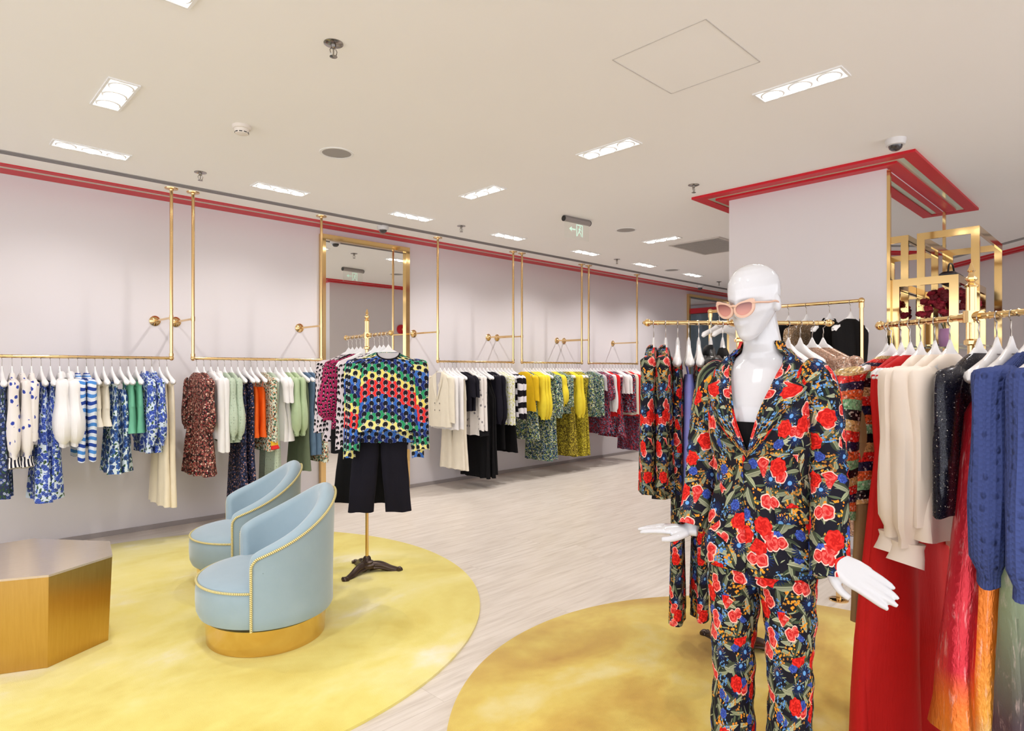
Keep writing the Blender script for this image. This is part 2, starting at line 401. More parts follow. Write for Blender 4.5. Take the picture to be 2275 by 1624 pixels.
# red alarm bell on the far side of the column (seen in the wall mirror)
r = empty('fire_alarm', (6.7, CY1, 2.18)); tag(r, 'round red fire alarm bell seen reflected in the wall mirror', 'fire alarm')
mb = MB(); mb.lathe([(.09, 0), (.09, -.03), (.075, -.055), (.04, -.062), (0, -.064)], n=28, axis='Y'); mb.build('bell', RED, r)
mb = MB(); mb.lathe([(.02, -.06), (.02, -.068), (0, -.07)], n=12, axis='Y'); mb.build('hub', BRASS, r)

# ------------------------------------------------------------------ wall mirrors with brass frames
def mirror(x0, x1, y, z0, z1, label, fw=.055):
    r = empty('wall_mirror', ((x0+x1)/2, y, z0)); tag(r, label, 'mirror'); W, H = x1-x0, z1-z0
    mb = MB(); mb.box((0, -.012, H/2), (W-2*fw, .012, H-2*fw)); mb.build('mirror_glass', MIRROR, r, smooth=False)
    mb = MB()
    for s_ in (-1, 1): mb.box((s_*(W/2-fw/2), -.025, H/2), (fw, .05, H)); mb.box((0, -.025, fw/2 if s_ < 0 else H-fw/2), (W-2*fw, .05, fw))
    mb.build('frame', BRASS2, r, smooth=False)
mirror(3.21, 4.35, WALLY-.003, .02, CEIL-.07, 'tall brass framed mirror on the left wall behind the rainbow jumper stand')
mirror(10.8, 12.5, WALLY-.003, .02, CEIL-.07, 'brass framed mirror at the far end of the left wall reflecting a grey curtain')
# mirror cladding of the column's side
r = empty('column_mirror', ((CX0+CX1)/2, CY0, 0)); tag(r, 'mirror panel covering the right side of the column under the red trim', 'mirror')
mb = MB(); mb.box((0, -.006, CEIL/2-.02), (CX1-CX0-.03, .008, CEIL-.06)); mb.build('mirror_glass', MIRROR, r, smooth=False)
mb = MB(); mb.box((-(CX1-CX0)/2+.012, -.011, CEIL/2-.02), (.03, .022, CEIL-.045)); mb.build('edge_strip', BRASS2, r, smooth=False)
mb = MB(); mb.box(((CX1-CX0)/2-.012, -.011, CEIL/2-.02), (.03, .022, CEIL-.045)); mb.build('edge_strip', BRASS2, r, smooth=False)
# curtain at the far end
r = empty('fitting_room_curtain', (13.3, 4.6, 0)); tag(r, 'blue grey floor length curtain with red edging at the far end of the room', 'curtain')
def wavy(mb, y0, y1, z0, z1, amp=.03, k=9, n=90):
    P = [[(amp*sin(k*(y0+(y1-y0)*j/n)*2.2), y0+(y1-y0)*j/n, z) for j in range(n+1)] for z in (z1, (z0+z1)/2, z0)]
    mb.grid(P); mb.grid([[(p[0]+.012, p[1], p[2]) for p in rr] for rr in P], flip=True)
mb = MB(); wavy(mb, -1.3, 1.3, .03, 2.72); mb.build('curtain_panel', cloth('blue grey curtain', (.19, .25, .31)), r)
mb = MB(); wavy(mb, -1.42, -1.3, .03, 2.75); mb.box((0, 0, 2.8), (.1, 2.9, .12)); mb.build('red_border', RED, r)
# ------------------------------------------------------------------ printed cloths
def rot(g, dx, dy, a):
    ca, sa = a.cos(), a.sin(); return dx*ca+dy*sa, dy*ca-dx*sa
def cell(g, u, v, sc, ox, oy, rand=.8):
    p = g.xyz(u*sc+ox, v*sc+oy); d, col, pos = g.vor(p, 1, rand); px, py, _ = g.sep(pos); qx, qy, _ = g.sep(p)
    dx, dy = qx-px, qy-py; return dx, dy, (dx*dx+dy*dy).sqrt(), col
def leaves(g, base, u, v, sc, ox, oy, l=.42, w=.15, cols=((.05, .07, .03), (.30, .33, .17))):
    dx, dy, r, c = cell(g, u, v, sc, ox, oy); a, b = rot(g, dx, dy, c[0]*6.283)
    ww = (1-(a/l)*(a/l))*w; m = b.abs() < ww
    t = g.mix(g.step(b/w, -.5, .6), cols[0], cols[1]); t = g.mix(b.abs() < .012, t, tuple(min(1, x*1.6+.02) for x in cols[1]))
    t = g.mix(c[1]*.6, t, cols[0]); m = m*(c[2] > .12)
    return g.mix(m, base, t)
def sprigs(g, base, u, v, sc, ox, oy, rad, cols, dens=6.0, core=None, star=False):
    dx, dy, r, c = cell(g, u, v, sc, ox, oy); ang = g.math('ARCTAN2', dy, dx)
    edge = (ang*3+c[0]*20).sin()*(rad*.22)+rad
    inn = r < edge
    d2, c2, p2 = g.vor(g.xyz(u*sc*dens, v*sc*dens), 1, .9)
    k = d2 < .43 if not star else d2 < .36
    t = g.mix(c2[0], cols[0], cols[1]); t = g.mix(d2 < .12, t, cols[2])
    return g.mix(inn*k*(c[2] > .36), base, t)
def daisy(g, base, u, v, sc, ox, oy, rad, cols):
    dx, dy, r, c = cell(g, u, v, sc, ox, oy); ang = g.math('ARCTAN2', dy, dx)
    edge = (ang*9+c[0]*20).sin().abs()*(rad*.75)+rad*.3
    t = g.mix(r < rad*.25, cols[0], cols[1]); return g.mix((r < edge)*(c[1] > .3), base, t)
def roses(g, base, u, v, sc, ox, oy, rad, cols, rim=None, dens=.2, double=False):
    nz = g.noise(g.xyz(u, v), sc*3.2, 2)-.5
    dx, dy, r, c = cell(g, u+nz*.012, v+nz*.010, sc, ox, oy); ang = g.math('ARCTAN2', dy, dx)
    if double:
        a, b = rot(g, dx, dy, c[0]*6.283); r1 = ((a-rad*.55)*(a-rad*.55)+b*b*.8).sqrt(); r2 = ((a+rad*.6)*(a+rad*.6)+b*b).sqrt(); r = r1.min(r2*1.15)
    pet = (ang*7+c[0]*30).sin()*(rad*.07)+rad
    sw = (r*(11/rad)+(ang*5+c[0]*9+r*(6/rad)).sin()*1.5+nz*13+c[1]*9).sin()
    t = g.mix(g.step(sw, -.6, .9), cols[0], cols[1]); t = g.mix(g.step(r, rad*.1, rad*.45), cols[0], t)
    if rim: t = g.mix(r > pet*.84, t, rim); t = g.mix(g.step(nz, .06, .3)*.5, t, rim)
    return g.mix((r < pet)*(c[2] > dens), base, t)
def suit_floral():
    g = G('black floral suiting', .75, 0, .15); u, v = g.uv(0); b = (.010, .009, .016)
    red = ((.50, .010, .007), (.88, .03, .02)); pk = ((.55, .02, .02), (.92, .12, .10)); rim = (1, .55, .46)
    ol = ((.035, .045, .028), (.34, .37, .22)); dk = ((.012, .02, .014), (.10, .13, .07))
    u, v = u*1.75, v*1.75; c = leaves(g, b, u, v, 9.5, .3, .1, .44, .12, dk)
    c = leaves(g, c, u, v, 13, 3.3, 7.1, .42, .07, ol)
    c = leaves(g, c, u, v, 8.5, 1.3, 5.1, .45, .16, ol)
    c = leaves(g, c, u, v, 7.2, 7.9, 2.2, .44, .17, ((.05, .06, .035), (.44, .46, .30)))
    c = sprigs(g, c, u, v, 5.6, 4.4, 8.2, .26, ((.30, .10, .02), (.62, .30, .05), (.05, .07, .02)), 10)
    c = sprigs(g, c, u, v, 6.2, 9.4, 1.2, .27, ((.72, .38, .03), (.86, .24, .02), (.06, .10, .04)), 9)
    c = sprigs(g, c, u, v, 5.9, 2.6, 4.4, .27, ((.05, .16, .42), (.16, .38, .70), (.35, .60, .85)), 11)
    c = daisy(g, c, u, v, 5.2, 6.1, 3.7, .26, ((.01, .02, .08), (.14, .36, .72)))
    c = roses(g, c, u, v, 5.4, 8.7, 6.6, .16, ((.03, .05, .25), (.06, .12, .50)), None, .6)
    c = roses(g, c, u, v, 5.3, 5.5, 9.3, .2, pk, rim, .5, True)
    c = roses(g, c, u, v, 4.6, 1.2, 2.9, .225, red, None, .46)
    g.set('Base Color', c); g.bump(g.noise(g.xyz(u, v), 40, 2), .08, .003); return g.m
def small_floral(name, bg, blobs, sc=26, leafc=None, rough=.75, fold=True):
    g = G(name, rough, 0, .25); u, v = g.uv(); c = srgb(bg)
    if leafc: c = leaves(g, c, u, v, sc*1.5, 2, 3, .45, .2, (tuple(x*.5 for x in srgb(leafc)), srgb(leafc)))
    for i, (a, b, rad) in enumerate(blobs):
        c = roses(g, c, u, v, sc*(1+.13*i), i*3.7, i*5.3+1, rad, (srgb(a), srgb(b)), None, .12)
    g.set('Base Color', c); g.bump(g.noise(g.xyz(u*6, v), 22, 3), .25, .006); return g.m
def dabs(name, bg, cols, sc=40):
    g = G(name, .75, 0, .25); u, v = g.uv(); c = srgb(bg)
    for i, cc in enumerate(cols):
        n = g.noise(g.xyz(u, v, i*4.1), sc*(1+.2*i), 2, .5, 1.2); c = g.mix((n > .56), c, srgb(cc))
    g.set('Base Color', c); return g.m
def stripes(name, cols, w, along='v'):
    g = G(name, .85, 0, .2); u, v = g.uv(0); t = ((v if along == 'v' else u)*(-1/(w*len(cols)))).fract()
    g.set('Base Color', g.ramp(t, [(i/len(cols), srgb(c)) for i, c in enumerate(cols)], True)); g.bump(g.noise(g.xyz(u, v), 160, 2), .5, .004); return g.m
def knit(name, c, sc=34):
    g = G(name, .9, 0, .15); u, v = g.uv(0); c = srgb(c)
    h = (u*sc*6.28).sin().abs()*(v*sc*6.28+(u*sc*3.14).floor()*2).sin().abs()
    d, _, _ = g.vor(g.xyz(u*sc*.95, v*sc*.8), 1, .3); hole = g.step(d, .08, .3)
    col = g.mix(hole, tuple(x*.7 for x in c), c); g.set('Base Color', g.mix(g.noise(g.xyz(u, v), 9, 2)*.5, col, tuple(min(1, x*1.18) for x in c)))
    g.bump(h*.4+hole, .7, .008); return g.m
def sequin(name, cols, w=.045, cell_=170, spark=.9):
    g = G(name, .3, .3, .6); u, v = g.uv(0); t = (v*(-1/(w*len(cols)))+g.noise(g.xyz(u, v), 60, 2)*.03).fract()
    base = g.ramp(t, [(i/len(cols), srgb(c)) for i, c in enumerate(cols)], True) if len(cols) > 1 else srgb(cols[0])
    d, cr, _ = g.vor(g.xyz(u, v), cell_, 1)
    c = g.mix(g.step(cr[0], .0, .7), g.mix(.6, base, (0, 0, 0)), base); c = g.mix(cr[1] > spark, c, g.mix(.5, base, (1, .95, .85)))  # whitened cells are sparkles painted into the sequin colour
    g.set('Base Color', c); g.set('Roughness', cr[2]*.4+.12); g.bump(cr[0], 1.0, .006); return g.m
def rainbow_heads():
    # rows of little dark round heads over stepped colour bands
    g = G('rainbow printed knit', .8, 0, .2); u, v = g.uv(0)
    cw, ch = .048, .045; x = u/cw; y = v*(-1/ch); jr = x.floor()
    zig = ((x*.5).fract()-.5).abs()*2
    band = y*.85+zig*.35-((u-.66)*(u-.66)*42).min(1.6)-1.1
    cols = ['3b6fc4', '1e2f74', '2e9c62', 'f0e070', 'e8352c', 'e8352c', '2f66bf', '1e2f74', '2e9c62', 'efe68a']
    t = (band.floor()/10+.05).fract(); c = g.ramp(t, [(i/10, srgb(q)) for i, q in enumerate(cols)], True)
    st = (x.floor()*.5).fract(); yy = (y+st).fract()-.42; xx = x.fract()-.5
    r1 = (xx*xx*1.0+yy*yy*.76*1.1).sqrt(); c = g.mix(r1 < .42, c, g.mix(.35, c, (.25, .35, .65))); c = g.mix(r1 < .345, c, (.012, .012, .018))
    y2 = yy-.40; r2 = (xx*xx*1.3+y2*y2).sqrt(); c = g.mix(r2 < .155, c, (.78, .78, .76)); c = g.mix((y2.abs() < .045)*(xx.abs() < .13), c, (.02, .02, .02))
    y3 = yy-.53; c = g.mix(((xx.abs()+y3.abs()) < .075), c, (.78, .78, .76))
    g.set('Base Color', c); g.bump(g.noise(g.xyz(u, v), 200, 2), .2, .003); return g.m
def dot_heads(name, bg, fg, sc=24):
    g = G(name, .75, 0, .2); u, v = g.uv(); dx, dy, r, c = cell(g, u, v, sc, 0, 0, .55)
    cc = g.mix(r < .34, srgb(bg), srgb(fg)); y2 = dy+.22; r2 = (dx*dx*1.6+y2*y2).sqrt(); cc = g.mix(r2 < .11, cc, srgb('e8e2e0')); g.set('Base Color', cc); return g.m
def ombre(name, stops, metal=.5, rough=.3, streak=True):
    g = G(name, rough, metal, .5); u, v = g.uv(0)
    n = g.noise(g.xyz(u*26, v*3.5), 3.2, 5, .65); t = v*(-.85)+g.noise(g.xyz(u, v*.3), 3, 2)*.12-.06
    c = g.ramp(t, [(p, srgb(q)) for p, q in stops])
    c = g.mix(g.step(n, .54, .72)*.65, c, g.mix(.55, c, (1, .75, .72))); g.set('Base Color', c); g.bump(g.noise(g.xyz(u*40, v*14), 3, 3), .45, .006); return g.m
M = {}
M['suit'] = suit_floral()
M['white'] = cloth('white cotton', 'f0eeee', wr=.04); M['ivory'] = cloth('ivory crepe', 'ece4d2', wr=.05); M['cream'] = cloth('cream denim', 'f0e4cc', wr=.04)
M['navy'] = cloth('deep navy crepe', '15131f'); M['black'] = cloth('black crepe', '08070a'); M['blackv'] = cloth('black velvet', '0a080a', .9)
M['green'] = cloth('jade green cotton', '74bd9c'); M['sage'] = cloth('sage satin', 'b3c7a0', .5); M['darksage'] = cloth('dark sage crepe', '67735c'); M['paleg'] = knit('pale green lace knit', 'c2d2bd', 46)
M['orange'] = cloth('orange satin', 'f4661a', .45); M['yellow'] = cloth('lemon yellow georgette', 'f2dc3e', .7); M['mustard'] = cloth('mustard pleats', 'ecc21e', .7); M['red'] = cloth('scarlet crepe', 'c8191a', .7, wr=.06)
M['redt'] = cloth('bright red knit', 'e02226', .8); M['denim'] = cloth('faded denim', '5d7690', .85, wr=.3); M['bluek'] = knit('cobalt pointelle knit', '424f84', 30)
M['blueflor'] = small_floral('blue rose print', 'd4e2f2', [('2840a0', '5c78d8', .36), ('1f2f78', '6f8ce6', .3)], 17, '4a6a4a')
M['blueflor2'] = small_floral('blue and teal rose print', 'd8e6ec', [('26448e', '5a86c8', .37), ('1c2c50', '4a6aa8', .3)], 15, '3c6b45')
M['darkblueflor'] = small_floral('dark blue rose print', '2c3550', [('1c2a5c', '5067b0', .36), ('808aa8', 'c0c8d8', .2)], 18, '3a5a3a')
M['emb'] = small_floral('ivory knit with blue flowers', 'eee8e4', [('2c3f9c', '4458b8', .12)], 9)
M['cuffstripe'] = stripes('black and white rib stripe', ['f0ecea', '1a1a2a'], .012, 'u')
M['bluestripe'] = stripes('blue and pale stripe', ['2c4aa0', 'dfe8f6', '4f8ed8', 'e4ecf6'], .026)
M['paisley'] = small_floral('brown paisley print', '2a1a1c', [('7a4a44', 'c8907c', .34), ('e0b8a4', 'f0d4c4', .18), ('1a1214', '96584c', .3), ('b02a38', 'd84a50', .14)], 22)
M['paisleyn'] = small_floral('navy paisley print', '1c2038', [('2c3558', '505a88', .3), ('c08878', 'e0b0a0', .15)], 24)
M['multif'] = small_floral('green orange white print', 'd8dcc8', [('3c6048', '6a9070', .3), ('c06038', 'e89858', .22), ('2a2028', '504050', .2)], 26)
M['patch'] = stripes('yellow red and indigo border print', ['e8b83a', 'd83030', 'c82028', '4a4678'], .045)
M['greenflor'] = dabs('green and yellow brush print', '16231c', ['c9d65a', '2e6a5c', 'e8ecc8', '2a4c88'], 34)
M['tealflor'] = dabs('teal and lime print', '183440', ['2c8a98', 'c0d070', 'e6efe0', '1c2c48'], 36)
M['olive'] = dabs('olive and yellow lattice print', '6a5a1e', ['e0cc40', 'd8c840', '3c3414'], 46)
M['oliveb'] = dabs('bright yellow lattice print', '8a7a20', ['f0e048', 'e8d840', '4c4418'], 46)
M['redflor'] = dabs('red navy and sky print', '1c1f3a', ['c02838', '8cb8d0', 'd83440', '16182c'], 32)
M['redflor2'] = dabs('maroon navy print', '2a1c30', ['982838', '6f88a8', 'b83040'], 36)
M['lemonflor'] = small_floral('white with lemon flower print', 'ecebe0', [('c8cc60', 'e0e090', .22), ('a0a4a0', 'c8ccc8', .12)], 20)
M['bwstripe'] = stripes('black and white fluffy stripe', ['eeeaf0', '17131c'], .075)
M['cardi'] = small_floral('ivory knit with grey sketches', 'efeae6', [('706c72', 'b0acb0', .13)], 9)
M['dots'] = small_floral('white with black dots', 'f2eeee', [('141414', '202020', .12)], 16)
M['bwdot'] = dot_heads('black heads on blush', 'd8ccd0', '0c0a10', 24); M['magdot'] = dot_heads('black heads on magenta', 'a8285a', '12080e', 34)
M['rainbow'] = rainbow_heads()
M['seqstripe'] = sequin('striped sequins', ['dcb878', 'f03028', '20244a', 'f4703a', '8ccf9c', '16141c'], .036, 150)
M['seqdark'] = sequin('midnight sequins', ['141426'], cell_=330, spark=.985); M['seqgold'] = sequin('rose gold sequins', ['c9a088'], cell_=170); M['seqtan'] = sequin('tan sequins', ['9a7c5c'], cell_=200)
M['blouse'] = G('cream georgette', .6, 0, .25, Sheen_Weight=.3).col(srgb('f8ebdd'))
M['redlame'] = ombre('red to orange lame', [(0, 'b8202c'), (.72, 'cc2a38'), (.80, 'e8742a'), (1, 'f0a040')]); M['orlame'] = ombre('orange to mint lame', [(0, 'e8742a'), (.62, 'f0872c'), (.80, 'f4b04a'), (.93, 'cdd8b0'), (1, 'c4d8b8')])
M['greenpl'] = ombre('sage to plum pleats', [(0, '98a884'), (.55, '8b9a7a'), (.85, '4c3c48'), (1, '3a2c3a')], .15, .5); M['bronze'] = cloth('bronze velvet', '8a6c48', .5); M['lav'] = cloth('lavender satin', '8f94e0', .5); M['organza'] = cloth('black organza', '101016', .35)
M['mint'] = knit('mint knit', 'bcd0a6', 40); M['floorl'] = cloth('grey melange', 'c4c0c4')

# ------------------------------------------------------------------ hangers and garments, built with the hook at the origin and width along x
DROP = .034
def hanger(clips=False, print_=False, name='clothes_hanger'):
    mb = MB(); P = []; n = 18
    for i in range(n+1):
        x = -.205+.41*i/n; q = abs(x)/.205; e = max(0, 1-((q-.0)**8)) ** .5
        zc = -.100-.075*q**1.25; hh = (.030-.012*min(1, q*2.2)+.004*q)*(e if q > .9 else 1)+.001; tt = (.010+.014*q**2)*(e if q > .9 else 1)+.001
        if q < .34: hh += .016*(1-q/.34)**.6; zc -= .004*(1-q/.34)
        if q < .10: zc += .012; hh += .012
        P.append([(x, tt*cos(a), zc+hh*sin(a)) for a in [2*pi*j/10 for j in range(10)]])
    mb.grid(P, closed=True); mb.cap(P[0], True); mb.cap(P[-1])
    r = mb.build(name, WHITEP, smooth=True, angle=60)
    mb = MB(); mb.tube([(0, 0, -.055), (0, 0, -.02), (0, .004, DROP-.045)]+[(.0, .017*cos(a)+.000, DROP-.005+.017*sin(a)) for a in [R_(d) for d in range(-90, 150, 20)]], .0022, 6); mb.M = Matrix.Rotation(R_(90), 4, 'Z'); mb.v = [mb.M @ p for p in mb.v]
    mb.build('hook', STEEL, r)
    if print_:
        mb = MB()
        for k in range(12):
            if k != 5: mb.box((-.030+k*.0054, -.0125, -.094), (.0034, .0012, .0042))
        for k in range(8): mb.box((-.016+k*.0045, -.0125, -.103), (.003, .0012, .0022))
        mb.build('printed_lettering', plain('grey print', (.30, .28, .27), .6) if 'grey print' not in bpy.data.materials else bpy.data.materials['grey print'], r, smooth=False)
    if clips:
        mb = MB(); mb.box((0, 0, -.150), (.24, .004, .004)); mb.build('clip_bar', STEEL, r, smooth=False)
        for s_ in (-1, 1): mb = MB(); mb.box((s_*.10, 0, -.160), (.022, .022, .03)); mb.build('clip', BLACKP, r, smooth=False)
    return r
def sheet(mb, prof, N=40, A=.01, k=5, seed=0, hem=.03, sq=.75, top=False):
    # prof: (z, half width, half thickness, x offset); cloth body with folds growing to the hem
    z0, z1 = prof[0][0], prof[-1][0]; rows = []; rr = random.Random(seed); ph = [rr.random()*6.28 for _ in range(4)]
    zs = []
    for i in range(len(prof)-1):
        m = 2 if abs(prof[i+1][0]-prof[i][0]) < .08 else 5
        for q in range(m):
            t = q/m; zs.append([prof[i][c]*(1-t)+prof[i+1][c]*t for c in range(4)])
    zs.append(list(prof[-1]))
    def ring(z, hw, ht, xo, shr=1):
        f = min(1, max(0, (z0-z)/(z0-z1)))**.8; row = []
        for j in range(N):
            a = 2*pi*j/N; cx, cy = cos(a), sin(a); x = hw*shr*math.copysign(abs(cx)**sq, cx); y = ht*shr*math.copysign(abs(cy)**.8, cy)
            w = A*f*(sin(k*x/.2*1.6+ph[0]+f)+.5*sin(k*2.1*x/.2+ph[1]-2*f)); w2 = A*.45*f*sin(k*3.1*x/.2+ph[2]+(1 if cy > 0 else 0))*abs(cy)
            e = A*.5*f*sin(3*z*9+ph[3])*cx
            row.append((x+xo+e*.5, y+w*(.4+.6*abs(cy)**.3)+w2, z+(.004*sin(5*x/.1+ph[1])*f)))
        return row
    rows = [ring(*z) for z in zs]; mb.grid(rows, closed=True)
    a = zs[-1]; mb.grid([rows[-1], ring(a[0]+.002, a[1], a[2], a[3], .93), ring(a[0]+hem, a[1], a[2], a[3], .86)], closed=True)
    if top: mb.cap(rows[0])
def interp(path, n):
    out = []
    for i in range(len(path)-1):
        p0, p1, p2, p3 = [Vector(path[min(max(i+d, 0), len(path)-1)]) for d in (-1, 0, 1, 2)]
        for q in range(n):
            t = q/n; out.append(.5*((2*p1)+(p2-p0)*t+(2*p0-5*p1+4*p2-p3)*t*t+(3*p1-p0-3*p2+p3)*t**3))
    out.append(Vector(path[-1])); return out
def sleeve(mb, s_, l, r0=.055, r1=.042, puff=0, x0=.185, z0=-.165, out=.04, fw=0.0, cuff=.04, N=16, seed=0):
    path = interp([(s_*(x0-.03), 0, z0+.03), (s_*(x0+.015), 0, z0-.02), (s_*(x0+out*.6), fw*.3, z0-l*.45), (s_*(x0+out), fw, z0-l)], 7); n = len(path); P = []; rr = random.Random(seed+s_*3); ph = rr.random()*6
    for i, p in enumerate(path):
        t = i/(n-1); r = r0*(1-t)+r1*t; r *= (.55+.45*min(1, t*5)); r += puff*math.exp(-((t-.78)/.16)**2)
        if puff and t > .93: r = r1*.75
        P.append([(p.x+r*cos(a)*(1+.07*sin(3*a+ph+t*5)), p.y+r*.62*sin(a)*(1+.10*sin(4*a+t*9+ph)), p.z+.006*sin(a*2+t*11)) for a in [2*pi*j/N for j in range(N)]])
    mb.grid(P, closed=True); mb.cap(P[0], True)
    e = P[-1]; c = sum((Vector(q) for q in e), Vector())/N; mb.grid([e, [c+(Vector(q)-c)*.85+Vector((0, 0, .03)) for q in e]], closed=True)
SHO = [(-.088, .055, .014, 0), (-.105, .095, .018, 0), (-.135, .165, .022, 0), (-.165, .20, .026, 0)]
def garment(kind, L, mat, w=None, sl=None, puff=0, A=.012, k=5, th=.03, seed=0, N=40, m2=None, cuff=None, collar=False, flare=None, buttons=None, sr=.055, name=None, sout=.04, hemband=None, lx=.10, blazer=False, neck=False):
    mb = MB(); nm = name or {'top': 'blouse', 'dress': 'dress', 'pants': 'trousers', 'skirt': 'skirt', 'cami': 'camisole', 'shorts': 'shorts'}[kind]
    if kind in ('top', 'dress'):
        w = w or (.21 if kind == 'top' else .24)
        pr = SHO+[(-.24, .195, th, 0)]
        if kind == 'dress': pr += [(-.45, .165, th*1.05, 0), (-.6, .185, th*1.25, 0), (-L, w, th*1.7, 0)] if L > .75 else [(-.4, .17, th, 0), (-L, w, th*1.5, 0)]
        else: pr += [(-L*.7, (w+.19)/2, th*1.1, 0), (-L, w, th*1.15, 0)] if L > .4 else [(-L, w, th, 0)]
        sheet(mb, pr, N, A, k, seed, top=True); r = mb.build(nm, mat)
        if sl:
            for s_ in (-1, 1): mb = MB(); sleeve(mb, s_, sl, sr, sr*.72, puff, seed=seed, out=sout); o = mb.build('sleeve', m2 or mat, r)
            if cuff:
                for s_ in (-1, 1): mb = MB(); mb.tube([(s_*(.185+sout), 0, -.165-sl+.008), (s_*(.186+sout), 0, -.165-sl-.010), (s_*(.192+sout), 0, -.165-sl-.035), (s_*(.202+sout), .003, -.165-sl-.065)], [sr*.64, sr*.58, sr*.64, sr*.72], 16, ry=[sr*.45, sr*.4, sr*.42, sr*.46]); mb.build('cuff', cuff, r)
        if blazer:
            for s_ in (-1, 1):
                mb = MB(); y0 = -th-.008; mb.ext([(s_*.052, -.022, -.092), (s_*.085, -.030, -.15), (s_*.080, y0, -.235), (s_*.012, y0-.003, -.41), (s_*.002, y0-.003, -.40), (s_*.030, -.030, -.22)], (0, -.004, 0)); mb.build('lapel', mat, r, smooth=False)
                for z in (-.45, -.53): mb = MB(); mb.lathe([(.008, 0), (.008, -.003), (0, -.004)], (s_*.045, -th-.012, z), 12, 'Y'); mb.build('button', STEEL, r)
            mb = MB(); mb.ext([(-.045, -.021, -.095), (.045, -.021, -.095), (.03, -.034, -.20), (0, -th-.007, -.39), (-.03, -.034, -.20)], (0, -.001, 0)); mb.build('lining', M['floorl'], r, smooth=False)
        if neck:
            mb = MB(); mb.ext([(.072*cos(R_(a)), -.024, -.092-.042*sin(R_(a))) for a in range(0, 181, 12)], (0, -.004, 0)); mb.build('neck_opening', M['floorl'], r, smooth=False)
            mb = MB(); mb.tube([(.073*cos(R_(a)), -.029, -.092-.043*sin(R_(a))) for a in range(0, 181, 9)], .0045, 8); mb.build('neckband', M['navy'], r)
        if collar:
            mb = MB(); P = []
            for i in range(13):
                a = R_(-100+200*i/12)+pi/2; P.append([(.062*cos(a), .022*sin(a), -.075), (.072*cos(a), .034*sin(a), -.088), (.07*cos(a), .04*sin(a)+.004, -.125)])
            mb.grid(P); mb.grid([[(p[0]*.93, p[1]*.8, p[2]) for p in q] for q in P], flip=True); mb.build('collar', m2 or mat, r)
    elif kind == 'cami':
        sheet(mb, [(-.22, .13, .02, 0), (-.28, .15, th, 0), (-L, w or .17, th*1.2, 0)], N, A, k, seed, top=True); r = mb.build(nm, mat)
        for s_ in (-1, 1): mb = MB(); mb.tube([(s_*.10, 0, -.115), (s_*.105, .012, -.17), (s_*.10, 0, -.23)], .003, 6); mb.build('strap', mat, r)
    elif kind == 'skirt':
        sheet(mb, [(-.165, .135, .018, 0), (-.20, .14, .02, 0), (-.4, (w or .2)*.85, th, 0), (-L, w or .2, th*1.5, 0)], N, A, k, seed, top=True); r = mb.build(nm, mat)
        mb = MB(); sheet(mb, [(-.158, .137, .021, 0), (-.195, .142, .023, 0)], N, 0, k, seed, top=True, hem=.01); mb.build('waistband', mat, r)
    else:
        hp = .17; lw = (w or .10); cr = -.42 if kind == 'pants' else -.36
        sheet(mb, [(-.165, .155, .018, 0), (-.25, .17, .028, 0), (cr, .185, .032, 0)], N, 0, k, seed, top=True); r = mb.build(nm, mat)
        mb = MB(); sheet(mb, [(-.158, .157, .021, 0), (-.195, .160, .024, 0)], N, 0, k, seed, top=True, hem=.01); mb.build('waistband', mat, r)
        for s_ in (-1, 1): mb = MB(); sheet(mb, [(cr+.03, .088, .026, s_*.092), ((cr-L)/2, .088, .028, s_*.095), (-L, lw, .034, s_*lx)], 28, A*.6, k, seed+s_); mb.build('trouser_leg', mat, r)
    return r
PROTO = {}
def hang(key, build, pos, rz, label, cat, group=None):
    if key in PROTO: o = copy_tree(PROTO[key])
    else: o = PROTO[key] = build()
    o.location = pos; o.rotation_euler.z = rz; tag(o, label, cat)
    if group: o['group'] = group
    elif 'group' in o: del o['group']
    return o
# ------------------------------------------------------------------ hanging wall rails of brass pipe
RZ, RY = 1.52, 5.77
def elbow(mb, p): mb.ball(p, .021, 12)
def wall_rail(x0, x1, label):
    r = empty('wall_rail', ((x0+x1)/2, RY, RZ)); tag(r, label, 'clothes rail', 'brass pipe rails along the left wall'); W = (x1-x0)/2; H = CEIL-RZ
    mb = MB(); mb.tube([(-W, 0, 0), (W, 0, 0)], .0125, 12); mb.build('rail', BRASS, r)
    for s_ in (-1, 1):
        mb = MB(); mb.tube([(s_*W, 0, 0), (s_*W, 0, H)], .0135, 12); mb.lathe([(.0165, -.02), (.0165, .02)], (s_*W, 0, .34), 12); mb.lathe([(.018, .015), (.018, .04)], (s_*W, 0, 0), 12); mb.build('pole', BRASS, r)
        mb = MB(); elbow(mb, (s_*W, 0, 0)); mb.build('elbow', BRASS, r)
        mb = MB(); mb.lathe([(.016, H-.02), (.018, H-.012), (.05, H-.008), (.052, H)], (s_*W, 0, 0), 24); mb.build('ceiling_flange', BRASS, r)
        mb = MB(); mb.tube([(s_*W, 0, .34), (s_*W, WALLY-RY-.005, .34)], .010, 10); b = mb.build('bracket', BRASS, r)
        mb = MB(); mb.lathe([(.012, -(WALLY-RY)+.03), (.03, -(WALLY-RY)+.022), (.046, -(WALLY-RY)+.008), (.046, -(WALLY-RY)+.001)], (s_*W, 0, .34), 22, 'Y'); mb.build('wall_flange', BRASS, b)
def R(kind, L, mat, **k): return (kind, L, mat, tuple(sorted(k.items())))
J = dict
